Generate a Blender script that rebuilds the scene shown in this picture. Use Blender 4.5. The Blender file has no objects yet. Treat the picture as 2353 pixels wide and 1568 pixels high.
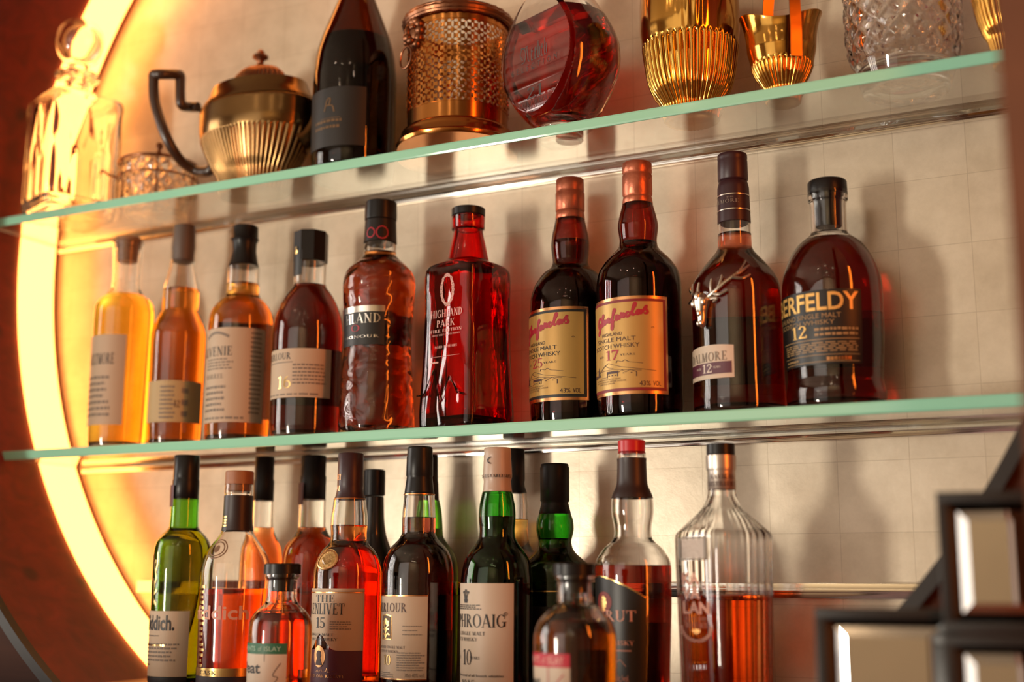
import bpy, bmesh, math, random
from math import sin, cos, pi, radians, asin, degrees, atan2, sqrt, hypot
from mathutils import Vector, Matrix
random.seed(7)
SC = bpy.context.scene
COL = SC.collection

# ------------------------------------------------------------------ camera
W, H = 2353.0, 1568.0
LENS = 45.0
FPX = W * LENS / 36.0
YAW, PIT, ROL = .4634, .1848, .003
CAMZ = 1.32                                     # camera height above the floor
CAM = Vector((0, 0, CAMZ))
_f = Vector((-sin(YAW)*cos(PIT), cos(YAW)*cos(PIT), sin(PIT)))
_r0 = Vector((cos(YAW), sin(YAW), 0)); _u0 = _r0.cross(_f)
_r = _r0*cos(ROL) + _u0*sin(ROL); _u = _u0*cos(ROL) - _r0*sin(ROL)
cd = bpy.data.cameras.new('camera'); cam = bpy.data.objects.new('camera', cd); COL.objects.link(cam)
cd.lens = LENS; cd.sensor_width = 36; cd.clip_start = .02; cd.clip_end = 60
m = Matrix.Identity(4)
for i in range(3):
    m[i][0], m[i][1], m[i][2], m[i][3] = _r[i], _u[i], -_f[i], CAM[i]
cam.matrix_world = m
cd.dof.use_dof = True; cd.dof.focus_distance = 1.36; cd.dof.aperture_fstop = 2.2
SC.camera = cam

# ------------------------------------------------------------------ view, world, lights
SC.view_settings.view_transform = 'Standard'; SC.view_settings.look = 'None'
SC.view_settings.exposure = -0.2; SC.view_settings.gamma = 1.0
try: SC.view_settings.use_curve_mapping = False
except Exception: pass
try:
    cy = SC.cycles
    cy.max_bounces = 18; cy.transmission_bounces = 18; cy.glossy_bounces = 6; cy.diffuse_bounces = 4
    cy.volume_bounces = 0; cy.sample_clamp_indirect = 4.0; cy.blur_glossy = .6
    cy.use_denoising = True
except Exception: pass
world = bpy.data.worlds.new('room_air'); SC.world = world; world.use_nodes = True
world.node_tree.nodes['Background'].inputs[0].default_value = (1, .82, .62, 1)
world.node_tree.nodes['Background'].inputs[1].default_value = .012

def area(name, loc, aim, sx, sy, power, color):
    l = bpy.data.lights.new(name, 'AREA'); l.shape = 'RECTANGLE'; l.size = sx; l.size_y = sy
    l.energy = power; l.color = color
    o = bpy.data.objects.new(name, l); COL.objects.link(o); o.location = loc
    d = Vector(aim) - Vector(loc); q = d.to_track_quat('-Z', 'Y'); o.rotation_euler = q.to_euler()
    return o
# daylight through the tall windows of the left wall
for k in range(4):
    yy = -.32 + k*.34
    area('window_daylight', (-3.44, yy, 1.75), (0, yy, 1.75), .15, 1.7, 12, (1, .93, .84))
# assumed street window daylight, placed by the bottle shadows: the main light
area('assumed_window_daylight', (-2.45, -2.42, .92), (-.7, 1.2, 1.40), .40, .85, 104, (1, .90, .74))
# dim broad fill, added to lift the bottle shadows on the panel
area('broad_fill_light', (-2.1, -2.44, 1.95), (-2.1, 1.3, 1.9), 2.5, 1.8, 6.5, (1, .86, .68))
# assumed amber light, added unseen right of the post for the orange glints
area('assumed_amber_light', (.95, .48, 1.75), (-.6, 1.2, 1.65), .10, 1.5, 15, (1, .19, .014))
# unseen wash added to brighten the street wall, then a row of ceiling spots
area('added_wall_wash', (.1, -1.9, 2.86), (.1, -2.5, 1.2), 1.2, .12, 12, (1, .84, .60))
for k, (x, y) in enumerate(((-1.5, -.3), (-.9, -.6), (-.3, -.4), (.3, -.7), (-1.2, -1.2), (-.2, -1.3))):
    l = bpy.data.lights.new('ceiling_spot', 'POINT'); l.energy = .9; l.color = (1, .80, .55); l.shadow_soft_size = .022
    o = bpy.data.objects.new('ceiling_spot', l); COL.objects.link(o); o.location = (x, y, 2.82)

# ------------------------------------------------------------------ places
WALL_Y, FRONT_Y, LED_Y, FACE_Y = 1.3225, 1.1937, 1.2506, 1.1001
XC, ZC, RN = -.7050, CAMZ + .4458, .6940
Z_TOP, Z_MID, Z_BAR = CAMZ + .4831, CAMZ + .1631, CAMZ - .118

def at(x, y, Y):
    d = _f + _r*((x - W/2)/FPX) - _u*((y - H/2)/FPX)
    return CAM + d*(Y/d.y)

# ------------------------------------------------------------------ materials
MATS = {}
def nodes(name):
    mt = bpy.data.materials.new(name); mt.use_nodes = True
    nt = mt.node_tree; return mt, nt, nt.nodes['Principled BSDF']
def N(nt, typ, **kw):
    n = nt.nodes.new(typ)
    for k, v in kw.items():
        if k.startswith('i_'): n.inputs[k[2:].replace('_', ' ')].default_value = v
        else: setattr(n, k, v)
    return n
def mat(name, col, rough=.5, metal=0., spec=.5, coat=0., bump=0., bscale=60., var=0., emit=None, es=0.):
    if name in MATS: return MATS[name]
    mt, nt, p = nodes(name)
    p.inputs['Base Color'].default_value = (*col, 1); p.inputs['Roughness'].default_value = rough
    p.inputs['Metallic'].default_value = metal; p.inputs['Specular IOR Level'].default_value = spec
    p.inputs['Coat Weight'].default_value = coat; p.inputs['Coat Roughness'].default_value = .08
    if emit: p.inputs['Emission Color'].default_value = (*emit, 1); p.inputs['Emission Strength'].default_value = es
    tc = N(nt, 'ShaderNodeTexCoord'); nz = N(nt, 'ShaderNodeTexNoise'); nz.inputs['Scale'].default_value = bscale
    nz.inputs['Detail'].default_value = 3
    nt.links.new(tc.outputs['Object'], nz.inputs['Vector'])
    if var:
        mx = N(nt, 'ShaderNodeMix', data_type='RGBA'); mx.inputs[6].default_value = (*[c*(1-var) for c in col], 1)
        mx.inputs[7].default_value = (*[min(1, c*(1+var)) for c in col], 1)
        nt.links.new(nz.outputs['Fac'], mx.inputs[0]); nt.links.new(mx.outputs[2], p.inputs['Base Color'])
    if bump:
        b = N(nt, 'ShaderNodeBump'); b.inputs['Strength'].default_value = bump; b.inputs['Distance'].default_value = .002
        nt.links.new(nz.outputs['Fac'], b.inputs['Height']); nt.links.new(b.outputs['Normal'], p.inputs['Normal'])
    MATS[name] = mt; return mt
def fluid(name, T, ior=1.34, path=.075, rough=0., tint=(1, 1, 1), bump=0., bscale=40., kind='noise', bdist=.004):
    """clear body whose volume passes T (r, g, b) of the light over `path` metres"""
    if name in MATS: return MATS[name]
    mt = bpy.data.materials.new(name); mt.use_nodes = True; nt = mt.node_tree; nt.nodes.clear()
    out = N(nt, 'ShaderNodeOutputMaterial'); g = N(nt, 'ShaderNodeBsdfGlass')
    g.inputs['IOR'].default_value = ior; g.inputs['Roughness'].default_value = rough; g.inputs['Color'].default_value = (*tint, 1)
    nt.links.new(g.outputs[0], out.inputs['Surface'])
    if T:
        s = [-math.log(max(t, 1e-4))/path for t in T]; D = max(s)
        v = N(nt, 'ShaderNodeVolumeAbsorption'); v.inputs['Color'].default_value = (*[1 - x/D for x in s], 1); v.inputs['Density'].default_value = D
        nt.links.new(v.outputs[0], out.inputs['Volume'])
    if bump:
        tc = N(nt, 'ShaderNodeTexCoord')
        if kind == 'noise':
            t = N(nt, 'ShaderNodeTexNoise'); t.inputs['Scale'].default_value = bscale; t.inputs['Detail'].default_value = 2; o = t.outputs['Fac']
        elif kind == 'swirl':
            t = N(nt, 'ShaderNodeTexWave', wave_type='RINGS'); t.inputs['Scale'].default_value = bscale; t.inputs['Distortion'].default_value = 9
            t.inputs['Detail'].default_value = 1; t.inputs['Detail Scale'].default_value = 1.6; o = t.outputs['Fac']
        else:
            t = N(nt, 'ShaderNodeTexVoronoi'); t.inputs['Scale'].default_value = bscale; o = t.outputs['Distance']
        mp = N(nt, 'ShaderNodeMapping')
        if kind == 'shard': mp.inputs['Scale'].default_value = (1, 1, .35)
        nt.links.new(tc.outputs['Object'], mp.inputs['Vector']); nt.links.new(mp.outputs[0], t.inputs['Vector'])
        b = N(nt, 'ShaderNodeBump'); b.inputs['Strength'].default_value = bump; b.inputs['Distance'].default_value = bdist
        nt.links.new(o, b.inputs['Height']); nt.links.new(b.outputs['Normal'], g.inputs['Normal'])
    MATS[name] = mt; return mt

CLEAR = fluid('clear_glass', None, 1.5)
GREEN = fluid('green_glass', (.11, .45, .015), 1.5, .005)
DGREEN = fluid('dark_green_glass', (.012, .22, .006), 1.5, .005)
BROWN = fluid('brown_glass', (.22, .010, .004), 1.5, .005)
RUBY = fluid('ruby_glass', (.85, .06, .06), 1.5, .005)
RUBYCUT = fluid('ruby_shard_glass', (.85, .06, .06), 1.5, .005, bump=.55, bscale=34, kind='shard', bdist=.006)
EMBOSS = fluid('embossed_glass', None, 1.5, bump=.3, bscale=16, kind='swirl', bdist=.004)
GOLDL = fluid('pale_gold_whisky', (.93, .46, .02))
AMBER = fluid('amber_whisky', (.80, .20, .004))
DAMBER = fluid('deep_amber_whisky', (.60, .055, .002))
DSHERRY = fluid('dark_sherry_whisky', (.20, .004, .001))
SHERRY = fluid('sherry_red_whisky', (.40, .014, .002))
ORANGE = fluid('orange_whisky', (.90, .13, .003))
DARKL = fluid('dark_whisky', (.02, .0006, .0004))
REDORANGE = fluid('red_orange_whisky', (.80, .045, .002))
OLIVEL = fluid('olive_whisky', (.40, .10, .003))
BRANDY = fluid('red_brandy', (.62, .018, .010))
RED = fluid('red_spirit', (.62, .006, .008))

BLACK = mat('black_cap', (.009, .008, .008), .34, spec=.3, bump=.05)
BLACKM = mat('black_capsule', (.012, .009, .008), .42, spec=.3, bump=.1)
PURPLE = mat('aubergine_capsule', (.030, .007, .011), .4, bump=.1)
DBROWN = mat('dark_brown_capsule', (.022, .008, .007), .42, bump=.1)
TAUPE = mat('taupe_cap', (.115, .08, .062), .5, bump=.1)
CORK = mat('cork_wood', (.30, .15, .075), .6, var=.25, bscale=220)
WOODCAP = mat('wooden_stopper', (.34, .13, .05), .5, var=.2, bscale=90)
COPPER = mat('copper_capsule', (.50, .16, .09), .36, .75, bump=.25, bscale=160)
SILVERC = mat('silver_capsule', (.62, .55, .48), .34, .85, bump=.08)
REDCAP = mat('red_cap', (.50, .012, .022), .3)
PAPER = mat('cream_paper', (.52, .385, .265), .55, bump=.03, bscale=700)
PAPERW = mat('white_paper', (.60, .48, .365), .5, bump=.03, bscale=700)
PAPERY = mat('straw_paper', (.48, .34, .16), .5, bump=.03, bscale=700)
GOLDP = mat('gold_paper', (.50, .30, .085), .38, .35, bump=.02, bscale=400)
FOIL = mat('gold_foil', (.85, .58, .22), .24, 1.)
COPFOIL = mat('copper_foil', (.72, .36, .16), .28, 1.)
SILFOIL = mat('silver_foil', (.80, .74, .66), .25, 1.)
INK = mat('black_ink', (.015, .013, .014), .5)
GREY = mat('grey_ink', (.22, .17, .13), .6)
REDINK = mat('red_ink', (.38, .012, .028), .45)
PLUM = mat('plum_ink', (.10, .022, .04), .45)
WHITEINK = mat('white_ink', (.74, .62, .52), .5)
PINKINK = mat('etched_frost', (.70, .40, .34), .6)
ROSE = mat('rose_enamel', (.60, .27, .18), .45)
BLACKP = mat('black_paper', (.012, .011, .010), .42)
GREENP = mat('green_paper', (.02, .12, .055), .5)
REDP = mat('red_paper', (.50, .015, .04), .5)
ORANGEINK = mat('ochre_ink', (.78, .47, .13), .42, .3)
BROWNINK = mat('brown_ink', (.06, .022, .018), .5)
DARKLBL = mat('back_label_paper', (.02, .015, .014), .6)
GOLDM = mat('gilt_metal', (.60, .31, .065), .13, 1., bump=.05, bscale=40)
TARN = mat('tarnished_silver', (.27, .155, .06), .2, 1., var=.2, bscale=35, bump=.04)
BRONZE = mat('dark_bronze', (.24, .10, .05), .34, .9, bump=.15, bscale=120)
COPGILT = mat('copper_gilt', (.58, .235, .06), .17, 1., bump=.04, bscale=50)
EBONY = mat('ebony_handle', (.045, .022, .013), .35, coat=.3)
CHROME = mat('chrome', (.86, .84, .80), .12, 1.)
BLKMET = mat('black_metal', (.022, .020, .019), .42, .3, bump=.05)
WOODDK = mat('brown_wood', (.16, .052, .022), .5, var=.3, bscale=12, bump=.1)

# ------------------------------------------------------------------ mesh helpers
def link(name, me, parent=None, loc=None):
    o = bpy.data.objects.new(name, me); COL.objects.link(o)
    if parent: o.parent = parent
    if loc is not None: o.location = loc
    return o
def build(name, vs, fs, mt, parent=None, smooth=True, sharp=38, loc=None):
    me = bpy.data.meshes.new(name); me.from_pydata([tuple(v) for v in vs], [], fs); me.validate()
    bm = bmesh.new(); bm.from_mesh(me); bmesh.ops.remove_doubles(bm, verts=bm.verts, dist=1e-6)
    bmesh.ops.recalc_face_normals(bm, faces=bm.faces); bm.to_mesh(me); bm.free()
    me.materials.append(mt)
    if smooth:
        me.polygons.foreach_set('use_smooth', [True]*len(me.polygons))
        me.set_sharp_from_angle(angle=radians(sharp))
    return link(name, me, parent, loc)
def flatbuild(name, vs, fs, mt, parent=None):
    """open sheets (print): no merging, no recalculated normals"""
    me = bpy.data.meshes.new(name); me.from_pydata([tuple(v) for v in vs], [], fs); me.materials.append(mt)
    return link(name, me, parent)
class MB:
    def __init__(s): s.v = []; s.f = []
    def add(s, vs, fs):
        b = len(s.v); s.v += [tuple(v) for v in vs]; s.f += [tuple(i+b for i in q) for q in fs]
    def box(s, x0, x1, y0, y1, z0, z1, bev=0.):
        b = bev
        if not b:
            vs = [(x, y, z) for z in (z0, z1) for y in (y0, y1) for x in (x0, x1)]
            s.add(vs, [(0,2,3,1),(4,5,7,6),(0,1,5,4),(2,6,7,3),(0,4,6,2),(1,3,7,5)]); return
        bm = bmesh.new(); bmesh.ops.create_cube(bm, size=1)
        for v in bm.verts: v.co = ((x0+x1)/2 + v.co.x*(x1-x0), (y0+y1)/2 + v.co.y*(y1-y0), (z0+z1)/2 + v.co.z*(z1-z0))
        bmesh.ops.bevel(bm, geom=list(bm.edges), offset=b, segments=2, affect='EDGES', profile=.5)
        bm.verts.index_update(); s.add([v.co[:] for v in bm.verts], [[v.index for v in f.verts] for f in bm.faces]); bm.free()
    def tube(s, pts, rad, seg=10, closed=False, sq=False):
        pts = [Vector(p) for p in pts]; n = len(pts); rad = rad if hasattr(rad, '__len__') else [rad]*n
        rings = []; up = None
        for i, p in enumerate(pts):
            a = pts[(i-1) % n] if closed or i > 0 else p; b = pts[(i+1) % n] if closed or i < n-1 else p
            t = (b-a).normalized()
            if up is None:
                up = Vector((0,0,1)) if abs(t.z) < .9 else Vector((1,0,0))
            up = (up - t*up.dot(t)).normalized(); sd = t.cross(up)
            rg = []
            for k in range(seg):
                q = 2*pi*k/seg + (pi/4 if sq else 0)
                rr = rad[i]*(1.3 if sq else 1)
                rg.append(p + (up*cos(q) + sd*sin(q))*rr)
            rings.append(rg)
        vs = [v for rg in rings for v in rg]; fs = []
        for i in range(n if closed else n-1):
            for k in range(seg):
                j = (i+1) % n
                fs.append((i*seg+k, i*seg+(k+1) % seg, j*seg+(k+1) % seg, j*seg+k))
        if not closed: fs += [tuple(range(seg))[::-1], tuple((n-1)*seg+k for k in range(seg))]
        s.add(vs, fs)
    def build(s, name, mt, parent=None, **k): return build(name, s.v, s.f, mt, parent, **k)
def smooth_path(pts, n=6, closed=False):
    P = [Vector(p) for p in pts]; out = []; L = len(P)
    rng = range(L if closed else L-1)
    for i in rng:
        g = lambda k: P[k % L] if closed else P[max(0, min(L-1, k))]
        a, b, c, d = g(i-1), g(i), g(i+1), g(i+2)
        for j in range(n):
            t = j/n; out.append(.5*((2*b) + (c-a)*t + (2*a-5*b+4*c-d)*t*t + (3*b-a-3*c+d)*t**3))
    if not closed: out.append(P[-1])
    return out
def pchip(pts, n=4):
    """monotone cubic through (r, z) points given by rising z"""
    z = [p[1] for p in pts]; r = [p[0] for p in pts]; m_ = len(pts)
    if m_ < 3: return list(pts)
    h = [max(1e-7, z[i+1]-z[i]) for i in range(m_-1)]; d = [(r[i+1]-r[i])/h[i] for i in range(m_-1)]
    t = [d[0]] + [0 if d[i-1]*d[i] <= 0 else 2*d[i-1]*d[i]/(d[i-1]+d[i]) for i in range(1, m_-1)] + [d[-1]]
    out = []
    for i in range(m_-1):
        for j in range(n):
            s = j/n; a = s*s*(3-2*s); b = s*(1-s)**2; c = s*s*(s-1)
            out.append((r[i]*(1-a)+r[i+1]*a + h[i]*(b*t[i]+c*t[i+1]), z[i]+s*h[i]))
    out.append(pts[-1]); return out
def rings(prof, seg, sec=None):
    """surface of revolution through (r, z); r = 0 makes a pole"""
    vs = []; fs = []; prev = None
    for row in prof:
        r, z = row[0], row[1]; fn = row[2] if len(row) > 2 else sec
        if r < 1e-6: cur = [len(vs)]; vs.append((0, 0, z))
        else:
            cur = list(range(len(vs), len(vs)+seg))
            for k in range(seg):
                a = 2*pi*k/seg; q = r*(fn(a, z) if fn else 1); vs.append((q*cos(a), q*sin(a), z))
        if prev:
            if len(prev) == 1 and len(cur) > 1: fs += [(prev[0], cur[k], cur[(k+1) % seg]) for k in range(seg)]
            elif len(cur) == 1 and len(prev) > 1: fs += [(prev[k], cur[0], prev[(k+1) % seg]) for k in range(seg)]
            elif len(cur) > 1: fs += [(prev[k], cur[k], cur[(k+1) % seg], prev[(k+1) % seg]) for k in range(seg)]
        prev = cur
    return vs, fs
def square_sec(n, rot, ref):
    """superellipse corners at rot + 45 deg; scaled so the half width seen across `ref` is 1"""
    def raw(a):
        c, s = abs(cos(a-rot)), abs(sin(a-rot)); return (c**n + s**n)**(-1/n)
    mx = max(raw(k*pi/180)*abs(cos(k*pi/180 - ref)) for k in range(360))
    return lambda a, z: raw(a)/mx

def tag(o, label=None, cat=None, group=None, kind=None):
    if label: o['label'] = label
    if cat: o['category'] = cat
    if group: o['group'] = group
    if kind: o['kind'] = kind
    return o
def empty(name, loc, label, cat, group=None):
    o = bpy.data.objects.new(name, None); COL.objects.link(o); o.location = loc; o.empty_display_size = .02
    return tag(o, label, cat, group)

# ------------------------------------------------------------------ lettering
def _R(x0, y0, x1, y1): return [(x0,y0),(x1,y0),(x1,y1),(x0,y1)]
def _S(x0, y0, x1, y1, w): return [(x0-w/2,y0),(x0+w/2,y0),(x1+w/2,y1),(x1-w/2,y1)]
def _A(cx, cy, rx, ry, a0, a1, wx, wy):
    o = []; n = max(4, int(abs(a1-a0)/18))
    for i in range(n):
        p, q = radians(a0+(a1-a0)*i/n), radians(a0+(a1-a0)*(i+1)/n)
        o.append([(cx+rx*cos(p), cy+ry*sin(p)), (cx+rx*cos(q), cy+ry*sin(q)), (cx+(rx-wx)*cos(q), cy+(ry-wy)*sin(q)), (cx+(rx-wx)*cos(p), cy+(ry-wy)*sin(p))])
    return o
def _sf(x, y, w=.14): return _R(x-w, y, x+w, y+.05)
def _st(x, w=.17, t=1, b=1): return [_R(x-w/2, 0, x+w/2, 1)] + ([_sf(x, .95)] if t else []) + ([_sf(x, 0)] if b else [])
G_ = {
 'A': ([_S(.1,0,.42,1,.06), _S(.42,1,.76,0,.18), _R(.2,.29,.64,.34), _sf(.1,0,.12), _sf(.76,0)], .88),
 'B': (_st(.19)+_A(.2,.75,.38,.25,-90,90,.15,.05)+_A(.2,.26,.46,.26,-90,90,.16,.05), .72),
 'C': (_A(.46,.5,.43,.5,48,312,.16,.05)+[_R(.72,.66,.77,.92), _R(.72,.1,.76,.3)], .82),
 'D': (_st(.19)+_A(.2,.5,.6,.5,-90,90,.17,.05), .86),
 'E': (_st(.19)+[_R(.1,.95,.62,1), _R(.1,0,.66,.05), _R(.2,.48,.5,.53), _R(.57,.76,.62,1), _R(.61,0,.66,.25), _R(.46,.37,.5,.64)], .72),
 'F': (_st(.19)+[_R(.1,.95,.62,1), _R(.2,.48,.5,.53), _R(.57,.74,.62,1), _R(.46,.37,.5,.64)], .68),
 'G': (_A(.46,.5,.43,.5,48,325,.16,.05)+[_R(.72,.66,.77,.92), _R(.66,.06,.82,.42), _R(.54,.4,.92,.45)], .95),
 'H': (_st(.19)+_st(.74)+[_R(.2,.47,.74,.53)], .93), 'I': (_st(.2), .4), 'J': ([_R(.2,.15,.37,1), _sf(.28,.95)]+_A(.2,.15,.17,.2,180,360,.1,.05), .5),
 'K': (_st(.19)+[_S(.3,.4,.68,1,.07), _S(.38,.56,.76,0,.18), _sf(.68,.95,.12), _sf(.76,0)], .9),
 'L': (_st(.19)+[_R(.1,0,.62,.05), _R(.57,0,.62,.28)], .66),
 'M': ([_R(.13,0,.19,1), _S(.2,1,.47,0,.17), _S(.47,0,.78,1,.06), _R(.74,0,.91,1), _sf(.16,0,.11), _sf(.83,0), _R(.05,.95,.2,1), _R(.8,.95,.98,1)], 1.03),
 'N': ([_R(.14,0,.2,1), _S(.18,1,.73,0,.18), _R(.72,0,.78,1), _sf(.17,0,.12), _sf(.75,.95,.12), _R(.04,.95,.2,1)], .92),
 'O': (_A(.47,.5,.44,.51,0,360,.16,.05), .94), 'P': (_st(.19)+_A(.2,.73,.42,.27,-90,90,.16,.05), .66),
 'Q': (_A(.47,.5,.44,.51,0,360,.16,.05)+[_S(.5,.15,.8,-.2,.12)], .94),
 'R': (_st(.19)+_A(.2,.74,.42,.26,-90,90,.16,.05)+[_S(.36,.5,.74,0,.18), _sf(.74,0,.12)], .86),
 'S': (_A(.36,.74,.27,.26,20,270,.13,.07)+_A(.36,.26,.3,.26,-160,90,.14,.07)+[_R(.57,.7,.61,.96), _R(.07,.04,.11,.32)], .7),
 'T': (_st(.4,t=0)+[_R(.04,.95,.76,1), _R(.04,.72,.09,1), _R(.71,.72,.76,1)], .8),
 'U': ([_R(.12,.3,.28,1), _R(.66,.3,.72,1), _sf(.2,.95), _sf(.69,.95,.12)]+_A(.42,.32,.3,.32,180,360,.12,.06), .84),
 'V': ([_S(.12,1,.44,0,.18), _S(.44,0,.76,1,.06), _sf(.12,.95), _sf(.76,.95,.12)], .88),
 'W': ([_S(.12,1,.36,0,.17), _S(.36,0,.56,1,.06), _S(.56,1,.8,0,.17), _S(.8,0,1.04,1,.06), _sf(.12,.95), _sf(1.04,.95,.12), _sf(.56,.95,.1)], 1.16),
 'X': ([_S(.12,1,.72,0,.18), _S(.12,0,.7,1,.06), _sf(.12,.95), _sf(.72,0), _sf(.12,0,.12), _sf(.7,.95,.12)], .86),
 'Y': ([_S(.1,1,.42,.45,.18), _S(.42,.42,.74,1,.06), _R(.34,0,.51,.5), _sf(.42,0), _sf(.1,.95), _sf(.74,.95,.12)], .84),
 'Z': ([_R(.06,.95,.66,1), _R(.06,0,.68,.05), _S(.14,0,.58,1,.17), _R(.06,.75,.11,1), _R(.63,0,.68,.25)], .76),
 '0': (_A(.33,.5,.3,.5,0,360,.13,.05), .66), '1': ([_R(.22,0,.38,1), _sf(.3,0,.2), _S(.1,.84,.25,.98,.1)], .5),
 '2': (_A(.33,.72,.27,.28,-30,170,.14,.06)+[_S(.1,.05,.48,.62,.12), _R(.06,0,.62,.11), _R(.56,0,.62,.24)], .68),
 '3': (_A(.3,.74,.27,.26,-90,150,.14,.06)+_A(.3,.26,.31,.27,-150,90,.15,.06), .66),
 '4': ([_R(.4,0,.54,1), _R(.04,.26,.68,.33), _S(.08,.3,.44,1,.07)], .7),
 '5': ([_R(.12,.9,.58,1), _R(.12,.52,.17,1)]+_A(.29,.31,.33,.31,-150,125,.15,.06), .68),
 '6': (_A(.34,.32,.3,.32,0,360,.13,.06)+_A(.46,.45,.42,.55,100,180,.13,.06), .68),
 '7': ([_R(.06,.86,.64,1), _S(.24,0,.58,.9,.14), _R(.06,.72,.1,1)], .66),
 '8': (_A(.33,.74,.25,.26,0,360,.12,.06)+_A(.33,.27,.3,.28,0,360,.13,.06), .66), '9': (_A(.32,.68,.3,.32,0,360,.13,.06)+_A(.2,.55,.42,.55,-80,0,.13,.06), .68),
 ' ': ([], .4), '.': ([_R(.05,0,.2,.14)], .26), '&': (_A(.3,.74,.2,.26,0,360,.1,.06)+_A(.3,.26,.28,.27,0,360,.12,.06), .7), '-': ([_R(.05,.42,.4,.5)], .46), '%': (_A(.2,.75,.16,.25,0,360,.08,.06)+_A(.6,.25,.16,.25,0,360,.08,.06)+[_S(.2,0,.6,1,.06)], .82)}
def serif(s, gap=.06):
    polys = []; x = 0
    for c in s:
        ps, adv = G_[c]; polys += [[(a+x, b) for a, b in p] for p in ps]; x += adv + gap
    return polys
_fc = {}
def sans(s, bold=0.):
    if (s, bold) in _fc: return _fc[(s, bold)]
    c = bpy.data.curves.new('t', 'FONT'); c.body = s; c.resolution_u = 3; c.offset = bold
    o = bpy.data.objects.new('t', c); COL.objects.link(o)
    me = bpy.data.meshes.new_from_object(o)
    polys = [[(me.vertices[i].co.x, me.vertices[i].co.y) for i in p.vertices] for p in me.polygons]
    bpy.data.objects.remove(o); bpy.data.curves.remove(c); bpy.data.meshes.remove(me)
    _fc[(s, bold)] = polys; return polys
def stroke(paths, w, aspect=1.0, rot=0):
    """polylines in the unit box -> strips; w in box heights"""
    polys = []
    for P in paths:
        Q = [Vector((x*aspect, y)) for x, y in P]; L = []
        for i, p in enumerate(Q):
            a = Q[max(0, i-1)]; b = Q[min(len(Q)-1, i+1)]; t = (b-a)
            if t.length < 1e-9: t = Vector((1, 0))
            t.normalize(); n = Vector((-t.y, t.x))*w/2; L.append((p+n, p-n))
        for i in range(len(L)-1):
            polys.append([(q.x/aspect, q.y) for q in (L[i][1], L[i+1][1], L[i+1][0], L[i][0])])
    return polys
def disc(cx, cy, rx, ry, n=20): return [[(cx+rx*cos(2*pi*k/n), cy+ry*sin(2*pi*k/n)) for k in range(n)]]
def spline2(pts, n=6): return [(p.x, p.y) for p in smooth_path([(a, b, 0) for a, b in pts], n)]
def lines(n, seed, x0=0, x1=1, fill=.55, jag=.25):
    """rows of print too small to read in the photograph"""
    rd = random.Random(seed); o = []
    for i in range(n):
        y = 1-(i+.5)/n; h = fill/n/2; x = x0; e = x1-(x1-x0)*jag*rd.random()
        while x < e:
            w = (x1-x0)*rd.uniform(.05, .14); o.append(_R(x, y-h*rd.uniform(.7, 1), min(x+w, e), y+h*rd.uniform(.7, 1))); x += w+(x1-x0)*.025
    return o
def norm(polys, cap=True):
    xs = [p[0] for q in polys for p in q]; ys = [p[1] for q in polys for p in q]
    x0, x1, y0, y1 = min(xs), max(xs), min(ys), max(ys)
    return [[((a-x0)/(x1-x0), (b-y0)/(y1-y0)) for a, b in q] for q in polys]
def split_x(polys, step):
    """cut polygons into vertical slices so that they can follow a curved wall"""
    out = []
    def clip(P, k, keep_less):
        R = []
        for i in range(len(P)):
            a, b = P[i], P[(i+1) % len(P)]; ia = (a[0] <= k) == keep_less or a[0] == k; ib = (b[0] <= k) == keep_less or b[0] == k
            if ia: R.append(a)
            if ia != ib:
                t = (k-a[0])/(b[0]-a[0]); R.append((k, a[1]+t*(b[1]-a[1])))
        return R
    for P in polys:
        lo = min(p[0] for p in P); hi = max(p[0] for p in P)
        i = math.floor(lo/step)+1
        while i*step < hi - 1e-9 and len(P) >= 3:
            a = clip(P, i*step, True); P = clip(P, i*step, False)
            if len(a) >= 3: out.append(a)
            i += 1
        if len(P) >= 3: out.append(P)
    return out

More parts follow.
